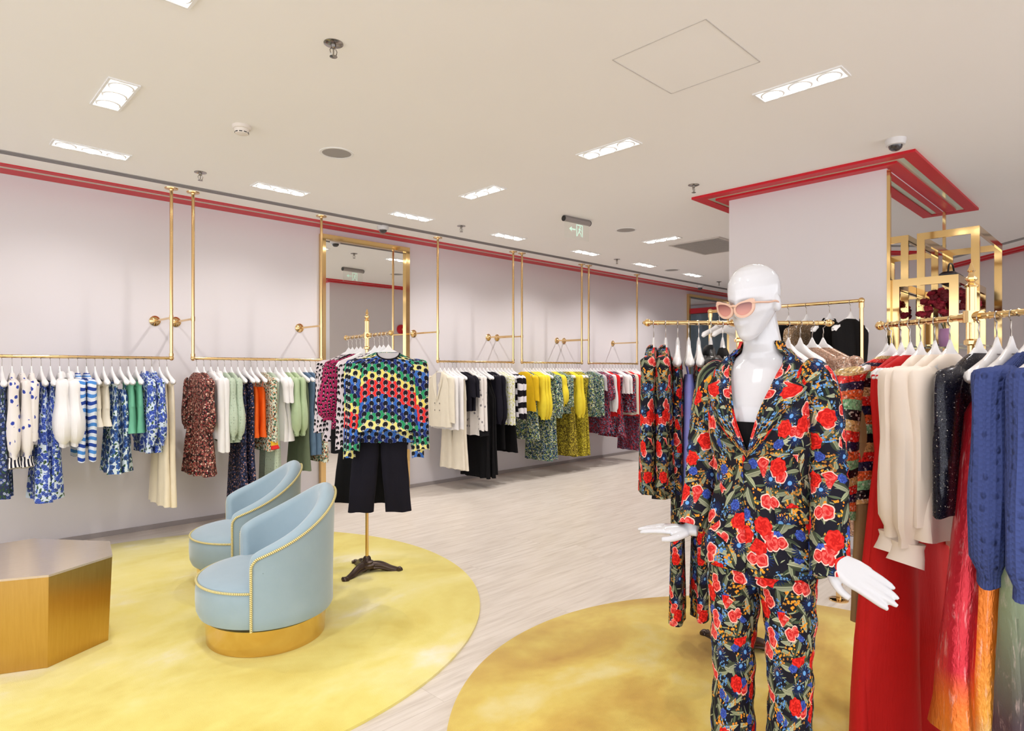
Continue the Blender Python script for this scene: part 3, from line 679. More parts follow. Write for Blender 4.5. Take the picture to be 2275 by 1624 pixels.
RAILS = [
 ('leftmost wall rail', .42, 1.63, .52, .0566, 20, [
  ('blue and black floral skirt', 'skirt', .97, 'darkblueflor', J(w=.2, A=.02)),
  ('ivory knit cardigan with blue flowers', 'top', .68, 'emb', J(sl=.52, puff=.02, cuff='cuffstripe', th=.035)),
  ('ivory knit cardigan with blue flowers', 'top', .68, 'emb', J(sl=.52, puff=.02, cuff='cuffstripe', th=.035)),
  ('ivory jacket with blue embroidery', 'top', .60, 'emb', J(sl=.40, th=.03)),
  ('long blue rose print dress', 'skirt', 1.02, 'blueflor', J(w=.24, A=.022, th=.034, k=6)),
  ('long blue rose print dress', 'skirt', 1.0, 'blueflor', J(w=.24, A=.022, th=.034, k=6)),
  ('puffy white cotton jacket', 'top', .63, 'white', J(sl=.46, puff=.045, th=.045, collar=True, sr=.075, A=.016)),
  ('puffy white cotton jacket', 'top', .63, 'white', J(sl=.46, puff=.045, th=.045, collar=True, sr=.075, A=.016)),
  ('blue and white striped jumper', 'top', .66, 'bluestripe', J(sl=.58, th=.028)),
  ('blue and white striped jumper', 'top', .66, 'bluestripe', J(sl=.58, th=.028)),
  ('cream pleated shorts', 'shorts', .50, 'ivory', J(w=.11)),
  ('cream pleated shorts', 'shorts', .50, 'ivory', J(w=.11)),
  ('white and blue rose print skirt', 'skirt', .87, 'blueflor2', J(w=.22, A=.02)),
  ('blue rose print slip dress', 'cami', .86, 'blueflor2', J(w=.21, A=.018)),
  ('jade green shorts', 'shorts', .56, 'green', J(w=.12)),
  ('jade green shorts', 'shorts', .56, 'green', J(w=.12)),
  ('blue rose print blouse', 'top', .73, 'blueflor', J(sl=.5, puff=.02, collar=True)),
  ('blue rose print blouse', 'top', .73, 'blueflor', J(sl=.5, puff=.02, collar=True)),
  ('cream flared jeans', 'pants', 1.17, 'cream', J(w=.13)),
  ('cream flared jeans', 'pants', 1.18, 'cream', J(w=.13))]),
 ('second wall rail', 1.80, 2.99, 1.83, .058, 20, [
  ('brown paisley ruffled dress', 'dress', .96, 'paisley', J(w=.26, sl=.42, puff=.02, A=.02, k=7)),
  ('brown paisley ruffled dress', 'dress', .96, 'paisley', J(w=.26, sl=.42, puff=.02, A=.02, k=7)),
  ('plain white shirt', 'top', .66, 'white', J(sl=.60, collar=True)),
  ('plain white shirt', 'top', .66, 'white', J(sl=.60, collar=True)),
  ('pale green lace knit jumper', 'top', .70, 'paleg', J(sl=.50, puff=.03, th=.035)),
  ('pale green lace knit jumper', 'top', .70, 'paleg', J(sl=.50, puff=.03, th=.035)),
  ('navy paisley flared trousers', 'pants', 1.30, 'paisleyn', J(w=.14)),
  ('navy starred flared trousers', 'pants', 1.30, 'paisleyn', J(w=.14)),
  ('orange satin camisole', 'cami', .67, 'orange', J(w=.19, A=.016)),
  ('orange satin camisole', 'cami', .67, 'orange', J(w=.19, A=.016)),
  ('green and orange patterned dress', 'dress', .80, 'multif', J(w=.22, sl=.55, cuff='patch', A=.014)),
  ('long pale green dress', 'dress', 1.12, 'paleg', J(w=.22)),
  ('white lace tiered dress', 'dress', .72, 'white', J(w=.23, A=.014, sl=.2)),
  ('white lace tiered dress', 'dress', .72, 'white', J(w=.23, A=.014, sl=.2)),
  ('sage green satin blouse', 'top', .68, 'sage', J(sl=.50, puff=.03, A=.014)),
  ('sage green satin blouse', 'top', .68, 'sage', J(sl=.50, puff=.03, A=.014)),
  ('dark sage flared trousers', 'pants', 1.02, 'darksage', J(w=.12)),
  ('faded denim pinafore dress', 'dress', .88, 'denim', J(w=.21, A=.01)),
  ('faded denim pinafore dress', 'dress', .88, 'denim', J(w=.21, A=.01)),
  ('coral print dress', 'dress', .95, 'multif', J(w=.23, sl=.3))]),
 ('wall rail right of the mirror', 4.44, 5.66, 4.475, .061, 20, [
  ('ivory tailored blazer', 'top', .72, 'ivory', J(sl=.50, collar=True, th=.035, A=.004, blazer=True)),
  ('white tailored blazer', 'top', .75, 'white', J(sl=.58, collar=True, A=.005, blazer=True)),
  ('white tailored blazer', 'top', .75, 'white', J(sl=.58, collar=True, A=.005, blazer=True)),
  ('ivory flared trousers', 'pants', 1.22, 'ivory', J(w=.13)),
  ('ivory flared trousers', 'pants', 1.24, 'ivory', J(w=.12)),
  ('dark navy tee shirt', 'top', .55, 'navy', J(sl=.22, sr=.06)),
  ('dark navy tee shirt', 'top', .55, 'navy', J(sl=.22, sr=.06)),
  ('ivory cardigan with black stripes', 'top', .84, 'cardi', J(sl=.62, th=.034, cuff='black')),
  ('ivory cardigan with black stripes', 'top', .84, 'cardi', J(sl=.62, th=.034, cuff='black')),
  ('long black pleated skirt', 'skirt', 1.36, 'black', J(w=.27, A=.018, k=8)),
  ('long black pleated skirt', 'skirt', 1.36, 'black', J(w=.27, A=.018, k=8)),
  ('long black pleated skirt', 'skirt', 1.33, 'black', J(w=.27, A=.018, k=8)),
  ('black jumper with white motif', 'top', .72, 'navy', J(sl=.56, puff=.02)),
  ('black jumper with white motif', 'top', .72, 'navy', J(sl=.56, puff=.02)),
  ('black cropped trousers', 'pants', 1.05, 'black', J(w=.10)),
  ('white blouse with lemon flowers', 'top', .74, 'lemonflor', J(sl=.58)),
  ('white blouse with lemon flowers', 'top', .74, 'lemonflor', J(sl=.58)),
  ('black cropped flared trousers', 'pants', 1.10, 'black', J(w=.12)),
  ('fluffy black striped jumper', 'top', .66, 'bwstripe', J(sl=.52, th=.035)),
  ('fluffy black striped jumper', 'top', .66, 'bwstripe', J(sl=.52, th=.035))]),
 ('fourth wall rail', 5.82, 7.05, 5.86, .0575, 21, [
  ('mustard pleated blouse', 'top', .60, 'mustard', J(sl=.3)),
  ('dark green floral dress', 'dress', .98, 'greenflor', J(w=.24)),
  ('lemon yellow blouse', 'top', .66, 'yellow', J(sl=.55, puff=.03)),
  ('lemon yellow blouse', 'top', .66, 'yellow', J(sl=.55, puff=.03)),
  ('lemon yellow blouse', 'top', .66, 'yellow', J(sl=.55, puff=.03)),
  ('long green and yellow floral skirt', 'skirt', 1.27, 'greenflor', J(w=.26, A=.016)),
  ('long green and yellow floral skirt', 'skirt', 1.25, 'greenflor', J(w=.26, A=.016)),
  ('teal and lime floral blouse', 'top', .70, 'tealflor', J(sl=.54, puff=.02)),
  ('teal and lime floral blouse', 'top', .70, 'tealflor', J(sl=.54, puff=.02)),
  ('pale yellow tiered top', 'top', .56, 'yellow', J(sl=.36, puff=.03, A=.016)),
  ('pale yellow tiered top', 'top', .56, 'yellow', J(sl=.36, puff=.03, A=.016)),
  ('olive and white print dress', 'dress', .66, 'tealflor', J(w=.22, sl=.4)),
  ('teal and lime short dress', 'dress', .66, 'tealflor', J(w=.22, sl=.4)),
  ('long olive lattice print dress', 'dress', 1.24, 'olive', J(w=.24)),
  ('long olive lattice print dress', 'dress', 1.26, 'olive', J(w=.24)),
  ('yellow blouse with ruffled cuffs', 'top', .66, 'yellow', J(sl=.56, puff=.03)),
  ('yellow blouse with ruffled cuffs', 'top', .66, 'yellow', J(sl=.56, puff=.03)),
  ('long yellow lattice print dress', 'dress', 1.27, 'oliveb', J(w=.24, A=.014)),
  ('long yellow lattice print dress', 'dress', 1.27, 'oliveb', J(w=.24, A=.014)),
  ('long yellow lattice print dress', 'dress', 1.27, 'oliveb', J(w=.24, A=.014)),
  ('green and blue floral blouse', 'top', .72, 'greenflor', J(sl=.5, puff=.02))]),
 ('farthest wall rail', 7.21, 8.44, 7.25, .077, 16, [
  ('teal and yellow floral blouse', 'top', .75, 'tealflor', J(sl=.56)),
  ('grey melange top', 'top', .52, 'floorl', J(sl=.2)),
  ('maroon floral dress', 'dress', 1.0, 'redflor2', J(w=.24, sl=.35, puff=.03)),
  ('red and navy floral dress', 'dress', 1.0, 'redflor', J(w=.24, sl=.35, puff=.03)),
  ('white lace blouse', 'top', .68, 'white', J(sl=.52, puff=.02, A=.016)),
  ('scarlet blouse', 'top', .76, 'redt', J(sl=.56)),
  ('red and sky floral dress', 'dress', 1.04, 'redflor', J(w=.26, A=.018)),
  ('red and sky floral dress', 'dress', 1.08, 'redflor', J(w=.26, A=.018)),
  ('short white knit top', 'top', .42, 'white', J(sl=.26)),
  ('short white knit top', 'top', .42, 'white', J(sl=.26)),
  ('navy and red floral blouse', 'top', .72, 'redflor', J(sl=.54)),
  ('ivory pleated blouse', 'top', .76, 'ivory', J(sl=.58)),
  ('bright red knit jumper', 'top', .78, 'redt', J(sl=.60, th=.035)),
  ('long maroon and blue floral skirt', 'skirt', 1.32, 'redflor2', J(w=.25, A=.016)),
  ('white top with black dots', 'top', .56, 'dots', J(sl=.3)),
  ('white top with black dots', 'top', .56, 'dots', J(sl=.3))]),
]
CATS = dict(top='top', dress='dress', skirt='skirt', pants='trousers', cami='top', shorts='shorts')
def gname(d, kind):
    for w in ('cardigan', 'jacket', 'jumper', 'blazer', 'shirt', 'jeans', 'blouse'):
        if w in d: return w
    return None
def wear(desc, kind, L, mat, kw, pos, rz, label, seed=0, grp=None):
    kw = dict(kw); clips = kind in ('pants', 'skirt', 'shorts')
    for q in ('cuff', 'm2'):
        if isinstance(kw.get(q), str): kw[q] = M[kw[q]]
    key = (desc, kind, L, mat)
    nm = gname(desc, kind); cat = nm or CATS[kind]
    if cat == 'top' and 'tee' in desc: cat, nm = 'shirt', 'shirt'
    o = hang(key, lambda: garment(kind, L, M[mat], seed=seed, name=nm, **kw), pos, rz, label, cat, grp)
    return o
def hanger_at(pos, rz, label, clips=False, grp=None):
    k = ('hc' if clips else 'h')+('' if grp else 'p'); return hang(k, lambda: hanger(clips, not grp), pos, rz, label, 'hanger', grp)
for ri, (rname, x0, x1, xs, sp, n, L_) in enumerate(RAILS):
    wall_rail(x0, x1, ('brass pipe rail hung from the ceiling, %s' % (rname if ri != 2 else 'directly right of the tall mirror')) if ri else 'brass pipe rail at the far left edge holding blue and white clothes')
    for i, (desc, kind, L, mat, kw) in enumerate(L_):
        p = (xs+sp*i, RY, RZ-.034); rz = R_(-90+rnd.uniform(-4, 4)); clips = kind in ('pants', 'skirt', 'shorts')
        hanger_at(p, rz, 'white hanger on the %s, %s hanger from its left end' % (rname, names[i]), clips, 'white hangers on the %s' % rname)
        wear(desc, kind, L, mat, kw, p, rz, '%s, %s from left on the %s' % (desc, names[i], rname), seed=ri*40+i, grp='clothes on the %s' % rname)
# ------------------------------------------------------------------ brass T-shaped garment stands on cast iron feet
def stand(pos, bar_ang, half, bz, label, foot_ang=0):
    r = empty('garment_stand', pos); tag(r, label, 'clothes stand', 'brass T stands with iron feet')
    mb = MB(); mb.lathe([(.05, .045), (.062, .05), (.062, .07), (.045, .078), (.045, .088), (.03, .096), (.026, .115), (.018, .125)], n=24); mb.lathe([(.02, .03), (.05, .045)], n=24); mb.build('base_hub', IRON, r)
    for k in range(3):
        a = foot_ang+k*2*pi/3; m = Matrix.Rotation(a, 4, 'Z'); mb = MB(); mb.M = m
        mb.tube(interp([(.02, 0, .055), (.09, 0, .06), (.16, 0, .035), (.215, 0, .022)], 5), [.028-.012*i/15 for i in range(16)], 10, ry=[.034-.014*i/15 for i in range(16)])
        for t in range(7): mb.ball((.06+t*.02, 0, .078-t*.0065), .010, 8)
        for s_ in (-1, 1): mb.tube(interp([(.04, s_*.03, .05), (.10, s_*.022, .045), (.17, s_*.014, .025), (.21, s_*.010, .018)], 4), .008, 6)
        mb.ball((.222, 0, .024), .024, 12, (1.1, 1, .95)); mb.tube([(.222, -.026, .03), (.222, .026, .03)], .012, 10); mb.build('foot', IRON, r)
    mb = MB(); mb.tube([(0, 0, .11), (0, 0, bz-.06)], .0115, 14)
    P = []
    for z in (bz-.08, bz+.10): P.append([((.0138+.0016*cos(8*a))*cos(a), (.0138+.0016*cos(8*a))*sin(a), z) for a in [2*pi*j/48 for j in range(48)]])
    mb.grid(P, closed=True); mb.cap(P[1]); mb.lathe([(.014, -.012), (.022, -.008), (.022, .004), (.016, .01)], (0, 0, bz-.085), 18); mb.build('pole', BRASS, r)
    mb = MB(); mb.lathe([(.019, 0), (.021, .006), (.012, .012), (.010, .018), (.018, .026), (.018, .032), (.009, .040), (.007, .05), (.012, .056), (.008, .064), (.003, .082), (0, .086)], (0, 0, bz+.10), 18); mb.build('finial', BRASS, r)
    mb = MB(); mb.M = Matrix.Translation((0, 0, bz)) @ Matrix.Rotation(bar_ang, 4, 'Z'); mb.tube([(-half, 0, 0), (half, 0, 0)], .0105, 12)
    for k in range(int(half*2/.05)+1): mb.lathe([(.0105, -.004), (.013, 0), (.0105, .004)], (-half+k*.05, 0, 0), 10, 'X')
    bar_ = mb.build('crossbar', BRASS, r)
    for s_ in (-1, 1):
        mb = MB(); mb.M = Matrix.Translation((0, 0, bz)) @ Matrix.Rotation(bar_ang, 4, 'Z'); mb.ball((s_*half, 0, 0), .019, 14); mb.ball((s_*(half+.018), 0, 0), .009, 8); mb.build('end_knob', BRASS, bar_)
    mb = MB(); mb.M = Matrix.Translation((0, 0, bz)) @ Matrix.Rotation(bar_ang, 4, 'Z'); mb.tube([(-.04, 0, 0), (.04, 0, 0)], .017, 14); mb.lathe([(.024, -.02), (.024, .02)], n=16); mb.build('clamp', BRASS, r)
    return r
CA = YAW-pi/2                      # heading of the viewer's right-hand side in the room
def row(stand_pos, ang, bz, items, where):
    for i, (s, rel, desc, kind, L, mat, kw, lab) in enumerate(items):
        d = Vector((cos(ang), sin(ang), 0)); p = Vector(stand_pos)+d*s; p.z = bz-.036; rz = CA+R_(rel)
        clips = kind in ('pants', 'skirt', 'shorts')
        hanger_at(p, rz, 'white hanger on %s, carrying the %s' % (where, desc) if desc else 'empty white hanger on %s, %s' % (where, lab), clips)
        if desc: wear(desc, kind, L, mat, kw, p, rz, lab, seed=900+i)
# stand behind the chairs: rainbow jumper in front
T1 = CP(-1.01, 4.357); A1 = CA+math.atan2(-.305, .225)
stand(T1, A1, .38, 1.66, 'brass T stand with bronze claw feet on the left yellow rug', R_(80))
row(T1, A1, 1.66, [
 (.345, 8, 'rainbow jumper', 'top', .60, 'rainbow', J(sl=.56, th=.04, w=.215, A=.006, sr=.06, N=56, neck=True), 'rainbow jumper printed with dark round heads, front of the stand'),
 (.27, 6, 'second rainbow blouse', 'top', .68, 'rainbow', J(sl=.62, th=.035, w=.2), 'blue rainbow print blouse hanging just behind the rainbow jumper'),
 (.21, 4, 'black wide trousers', 'pants', 1.15, 'navy', J(w=.085, lx=.125), 'front pair of wide black trousers under the rainbow jumper'),
 (.13, 2, 'blush dotted blouse', 'top', .70, 'bwdot', J(sl=.58), 'blush blouse printed with black heads, next behind the rainbow pieces'),
 (-.04, 0, 'long black trousers', 'pants', 1.13, 'black', J(w=.095, lx=.13), 'rear pair of long black trousers under the dotted blouses'),
 (-.11, -2, 'magenta dotted blouse', 'top', .62, 'magdot', J(sl=.40, puff=.03, sr=.08), 'magenta blouse printed with small black heads'),
 (-.18, -2, 'black pinafore', 'dress', .80, 'black', J(w=.19), 'short black dress behind the magenta dotted blouse'),
 (-.26, -3, 'blush and black dress', 'dress', .72, 'bwdot', J(w=.22, sl=.5, A=.015), 'blush dress with black heads at the back of the stand'),
 (-.33, -4, 'rearmost dotted blouse', 'top', .66, 'bwdot', J(sl=.5), 'rearmost blush and black blouse on the rainbow jumper stand')], 'the rainbow jumper stand')
# stand behind the mannequin, seen broadside
T2 = CP(1.13, 3.12); A2 = CA+R_(1)
stand(T2, A2, .455, 1.655, 'brass T stand with broadside crossbar behind the white mannequin', R_(75))
W2 = 'the stand behind the mannequin'
row(T2, A2, 1.655, [
 (-.425, 70, 'black floral jacket', 'top', .78, 'suit', J(sl=.55, th=.045, w=.23, collar=True, sr=.065), 'leftmost black floral jacket on the stand behind the mannequin'),
 (-.365, 72, 'second floral jacket', 'top', .80, 'suit', J(sl=.57, th=.045, w=.23, collar=True, sr=.065), 'second black floral jacket from the left behind the mannequin'),
 (-.305, 74, 'floral trousers', 'pants', 1.40, 'suit', J(w=.10), 'black floral trousers hanging to the left of the mannequin'),
 (-.25, 76, 'lavender camisole', 'cami', .86, 'lav', J(w=.16), 'lavender satin slip peeking out among the floral jackets'),
 (-.20, 76, 'second floral trousers', 'pants', 1.38, 'suit', J(w=.10), 'inner black floral trousers partly hidden behind another floral pair'),
 (-.14, 78, 'black organza blouse', 'top', .95, 'organza', J(sl=.5, puff=.03, collar=True, sr=.08), 'black ruffled organza blouse left of the mannequin shoulder'),
 (-.08, 80, 'black long dress', 'dress', 1.15, 'black', J(w=.2), 'long black dress hanging right of the organza blouse'),
 (.02, 80, 'scarlet long dress', 'cami', 1.42, 'red', J(w=.14), 'scarlet dress glimpsed between the mannequin trouser legs'),
 (.25, 92, None, '', 0, '', {}, 'first on the right half'),
 (.31, 96, None, '', 0, '', {}, 'second on the right half'),
 (.37, 104, 'inner rose gold jacket', 'top', .95, 'seqgold', J(sl=.60, th=.03), 'inner rose gold sequin jacket right of the mannequin neck'),
 (.425, 106, 'outer rose gold jacket', 'top', .98, 'seqgold', J(sl=.62, th=.03), 'outermost rose gold sequin jacket at the right crossbar end')], W2)
# right hand stand, close to the viewer
T3 = CP(1.556, 2.12); B3 = 1.60; A3 = CA+math.atan2(1, -.152)
stand(T3, A3, .42, B3, 'brass T stand at the right edge crowded with cream and red clothes', R_(-20))
W3 = 'the right edge stand'
row(T3, A3, B3, [
 (.385, 26, 'bronze velvet trousers', 'pants', 1.12, 'bronze', J(w=.10), 'bronze velvet trousers behind the striped sequin jumper'),
 (.36, 12, 'striped sequin jumper', 'top', .66, 'seqstripe', J(sl=.56, sr=.075, th=.035, A=.004), 'sequin jumper in red green gold and black stripes'),
 (.31, 32, 'scarlet long dress', 'dress', 1.525, 'red', J(w=.31, th=.04, A=.02, k=3, N=60), 'left scarlet full length dress beneath the cream blouses'),
 (.265, 27, 'second scarlet dress', 'dress', 1.52, 'red', J(w=.28, th=.04, A=.02, k=3, N=60), 'right scarlet full length dress beneath the cream blouses'),
 (.215, 35, 'left cream blouse', 'top', .66, 'blouse', J(sl=.56, th=.035, sr=.085, A=.012, puff=.012, cuff='blouse', sout=.02), 'left one of the sheer cream georgette blouses'),
 (.150, 34, 'middle cream blouse', 'top', .68, 'blouse', J(sl=.58, th=.035, sr=.085, A=.012, puff=.012, cuff='blouse', sout=.02), 'middle one of the sheer cream georgette blouses'),
 (.085, 32, 'right cream blouse', 'top', .72, 'blouse', J(sl=.50, th=.05, w=.22, sr=.06, A=.018, sout=.0), 'right one of the sheer cream georgette blouses'),
 (-.03, 30, 'midnight sequin jacket', 'top', .60, 'seqdark', J(sl=.44, sr=.06, th=.03), 'midnight blue sequin jacket beside the cream blouses'),
 (-.095, 32, 'red lame dress', 'cami', 1.24, 'redlame', J(w=.33, th=.07, A=.02, k=5, N=64), 'shimmering red pleated dress with an orange hem'),
 (-.145, 33, 'orange lame dress', 'cami', 1.34, 'orlame', J(w=.26, th=.07, A=.02, k=5, N=64), 'shimmering orange pleated dress with a mint hem'),
 (-.20, 30, 'front blue jumper', 'top', .68, 'bluek', J(sl=.60, sr=.098, puff=.012, th=.04, A=.006), 'cobalt blue pointelle jumper with its sleeve nearest the mannequin'),
 (-.26, 30, 'sage pleated skirt', 'skirt', 1.50, 'greenpl', J(w=.26, A=.02, k=12, th=.04, N=80), 'long pleated skirt fading from sage to plum at the right edge'),
 (-.31, 30, 'rear blue jumper', 'top', .68, 'bluek', J(sl=.60, sr=.098, puff=.012, th=.04, A=.006), 'cobalt blue pointelle jumper cut by the right edge'),
 ], W3)
# ------------------------------------------------------------------ rectangular brass rack in front of the column
r = empty('floor_rack', (4.8, 1.99, 0)); tag(r, 'tall rectangular brass clothes rack standing in front of the column', 'clothes rack')
H = 1.905; W = .57
mb = MB(); mb.tube([(0, -W, H), (0, W, H)], .0125, 12); mb.build('top_rail', BRASS, r)
mb = MB(); mb.tube([(0, -W, .03), (0, W, .03)], .0125, 12); mb.build('bottom_rail', BRASS, r)
for s_ in (-1, 1):
    mb = MB(); mb.tube([(0, s_*W, .03), (0, s_*W, H)], .014, 12); mb.build('post', BRASS, r)
    for z in (.03, H): mb = MB(); mb.ball((0, s_*W, z), .022, 12); mb.lathe([(.018, -.05), (.018, -.015)] if z > 1 else [(.018, .015), (.018, .05)], (0, s_*W, z), 12); mb.build('elbow', BRASS, r)
    mb = MB(); mb.tube([(-.22, s_*W, .016), (.22, s_*W, .016)], .012, 10); mb.build('foot', BRASS, r)
row((4.8, 1.99, 0), pi/2, H, [
 (-.50, 28, 'sleeveless black dress', 'dress', 1.60, 'blackv', J(w=.24, th=.035, A=.012), 'sleeveless black velvet dress at the right end of the tall rack'),
 (-.36, 28, 'roll neck black dress', 'dress', 1.62, 'blackv', J(w=.24, th=.035, A=.012, collar=True), 'high necked black velvet dress, second from right on the tall rack'),
 (-.20, 30, 'tan sequin top', 'top', .7, 'seqtan', J(sl=.3), 'tan sequin top between the mannequin neck and the black dresses'),
 (-.07, 30, 'black evening dress', 'dress', 1.4, 'black', J(w=.2), 'black dress hidden behind the mannequin shoulder on the tall rack'),
 (.40, 30, None, '', 0, '', {}, 'seen through the sunglasses'),
 (.49, 30, None, '', 0, '', {}, 'at its left end')], 'the tall rack')
r = empty('floor_bracket', CP(2.016, 3.86)); tag(r, 'small brass post with round floor plate behind the mannequin hand', 'floor bracket')
mb = MB(); mb.lathe([(.055, 0), (.055, .006), (.05, .009), (.0, .010)], n=28); mb.build('floor_plate', BRASS, r)
mb = MB(); mb.lathe([(.016, .008), (.016, .085), (.02, .09), (.02, .105), (.012, .112), (0, .114)], n=18); mb.build('post', BRASS, r)
# ------------------------------------------------------------------ rugs
def rug(name, c, rad, cols, label, sc, seed):
    g = G(name, .95, 0, .1, Sheen_Weight=.25); X, Y, Z = g.sep(g.obj())
    n1 = g.noise(g.xyz(X*.55+Y*.2, Y*1.0-X*.1, seed), sc, 4, .55, .6); n2 = g.noise(g.xyz(X, Y, seed+3), sc*3.5, 3, .6)
    c_ = g.ramp(n1*.8+n2*.2, [(.34, srgb(cols[0])), (.46, srgb(cols[1])), (.55, srgb(cols[2])), (.66, srgb(cols[3]))])
    g.set('Base Color', c_); g.bump(g.noise(g.xyz(X, Y, 1), 260, 2), .5, .004)
    mb = MB(); mb.lathe([(rad, .0), (rad, .012), (rad-.012, .020), (rad*.5, .021), (0, .021)], n=160)
    return tag(mb.build('round_rug', g.m, loc=c), label, 'rug', None)
rug('lemon wool pile', (1.115, 4.03, 0), 1.83, ['dcc864', 'e8da7c', 'eee294', 'f5eed8'], 'large round lemon yellow rug under the blue armchairs and brass table', 1.5, 2)
rug('mottled gold wool pile', (2.565, .943, 0), 1.43, ['bf9440', 'd2b050', 'dfc662', 'e6d690'], 'round mottled golden rug under the white mannequin', 2.1, 9)
# ------------------------------------------------------------------ faceted brass side table
g = G('brushed gold', .30, 1); X, Y, Z = g.sep(g.obj()); g.set('Base Color', g.mix(g.noise(g.xyz(X*60, Y*60, Z*3), 2, 3), (.56, .34, .09), (.66, .42, .13))); GOLDB = g.m
g = G('brushed pale gold top with painted reflections', .24, .55); X, Y, Z = g.sep(g.obj()); g.set('Base Color', g.mix(g.noise(g.xyz(X*4, Y*90, 0), 2, 3), (.64, .52, .42), (.80, .68, .56))); GOLDT = g.m  # top colour raised so its bright reflections are painted in
top = [(-2.07, 3.24), (-2.25, 3.50), (-2.72, 3.56), (-3.0, 3.28), (-2.88, 2.95), (-2.40, 2.84), (-2.166, 2.925)]
cx_, cy_ = -2.52, 3.22; C0 = CP(cx_, cy_)
def tp(k, z): return [Vector(((CP(a, b)-C0).x*k, (CP(a, b)-C0).y*k, z)) for a, b in top][::-1]
r = empty('side_table', (C0.x, C0.y, .022)); tag(r, 'low faceted brushed gold table at the left edge on the lemon rug', 'table')
for i in range(7):
    mb = MB(); A, B = tp(.955, 0), tp(1, .435); j = (i+1) % 7; I = Vector((0, 0, 0)); q = [A[i], A[j], B[j], B[i]]; ns = [Vector((p.x*.985, p.y*.985, p.z)) for p in q]
    b0 = [mb.pt(p) for p in q]; b1 = [mb.pt(p) for p in ns]; mb.face(b0); mb.face(b1[::-1])
    for a in range(4): mb.face([b0[(a+1) % 4], b0[a], b1[a], b1[(a+1) % 4]])
    mb.build('side_panel', GOLDB, r, smooth=False)
mb = MB(); A, B = tp(1, .430), tp(1.002, .440); mb.grid([A, B], closed=True); mb.cap(A, True); mb.cap(B); mb.build('tabletop', GOLDT, r, smooth=False)
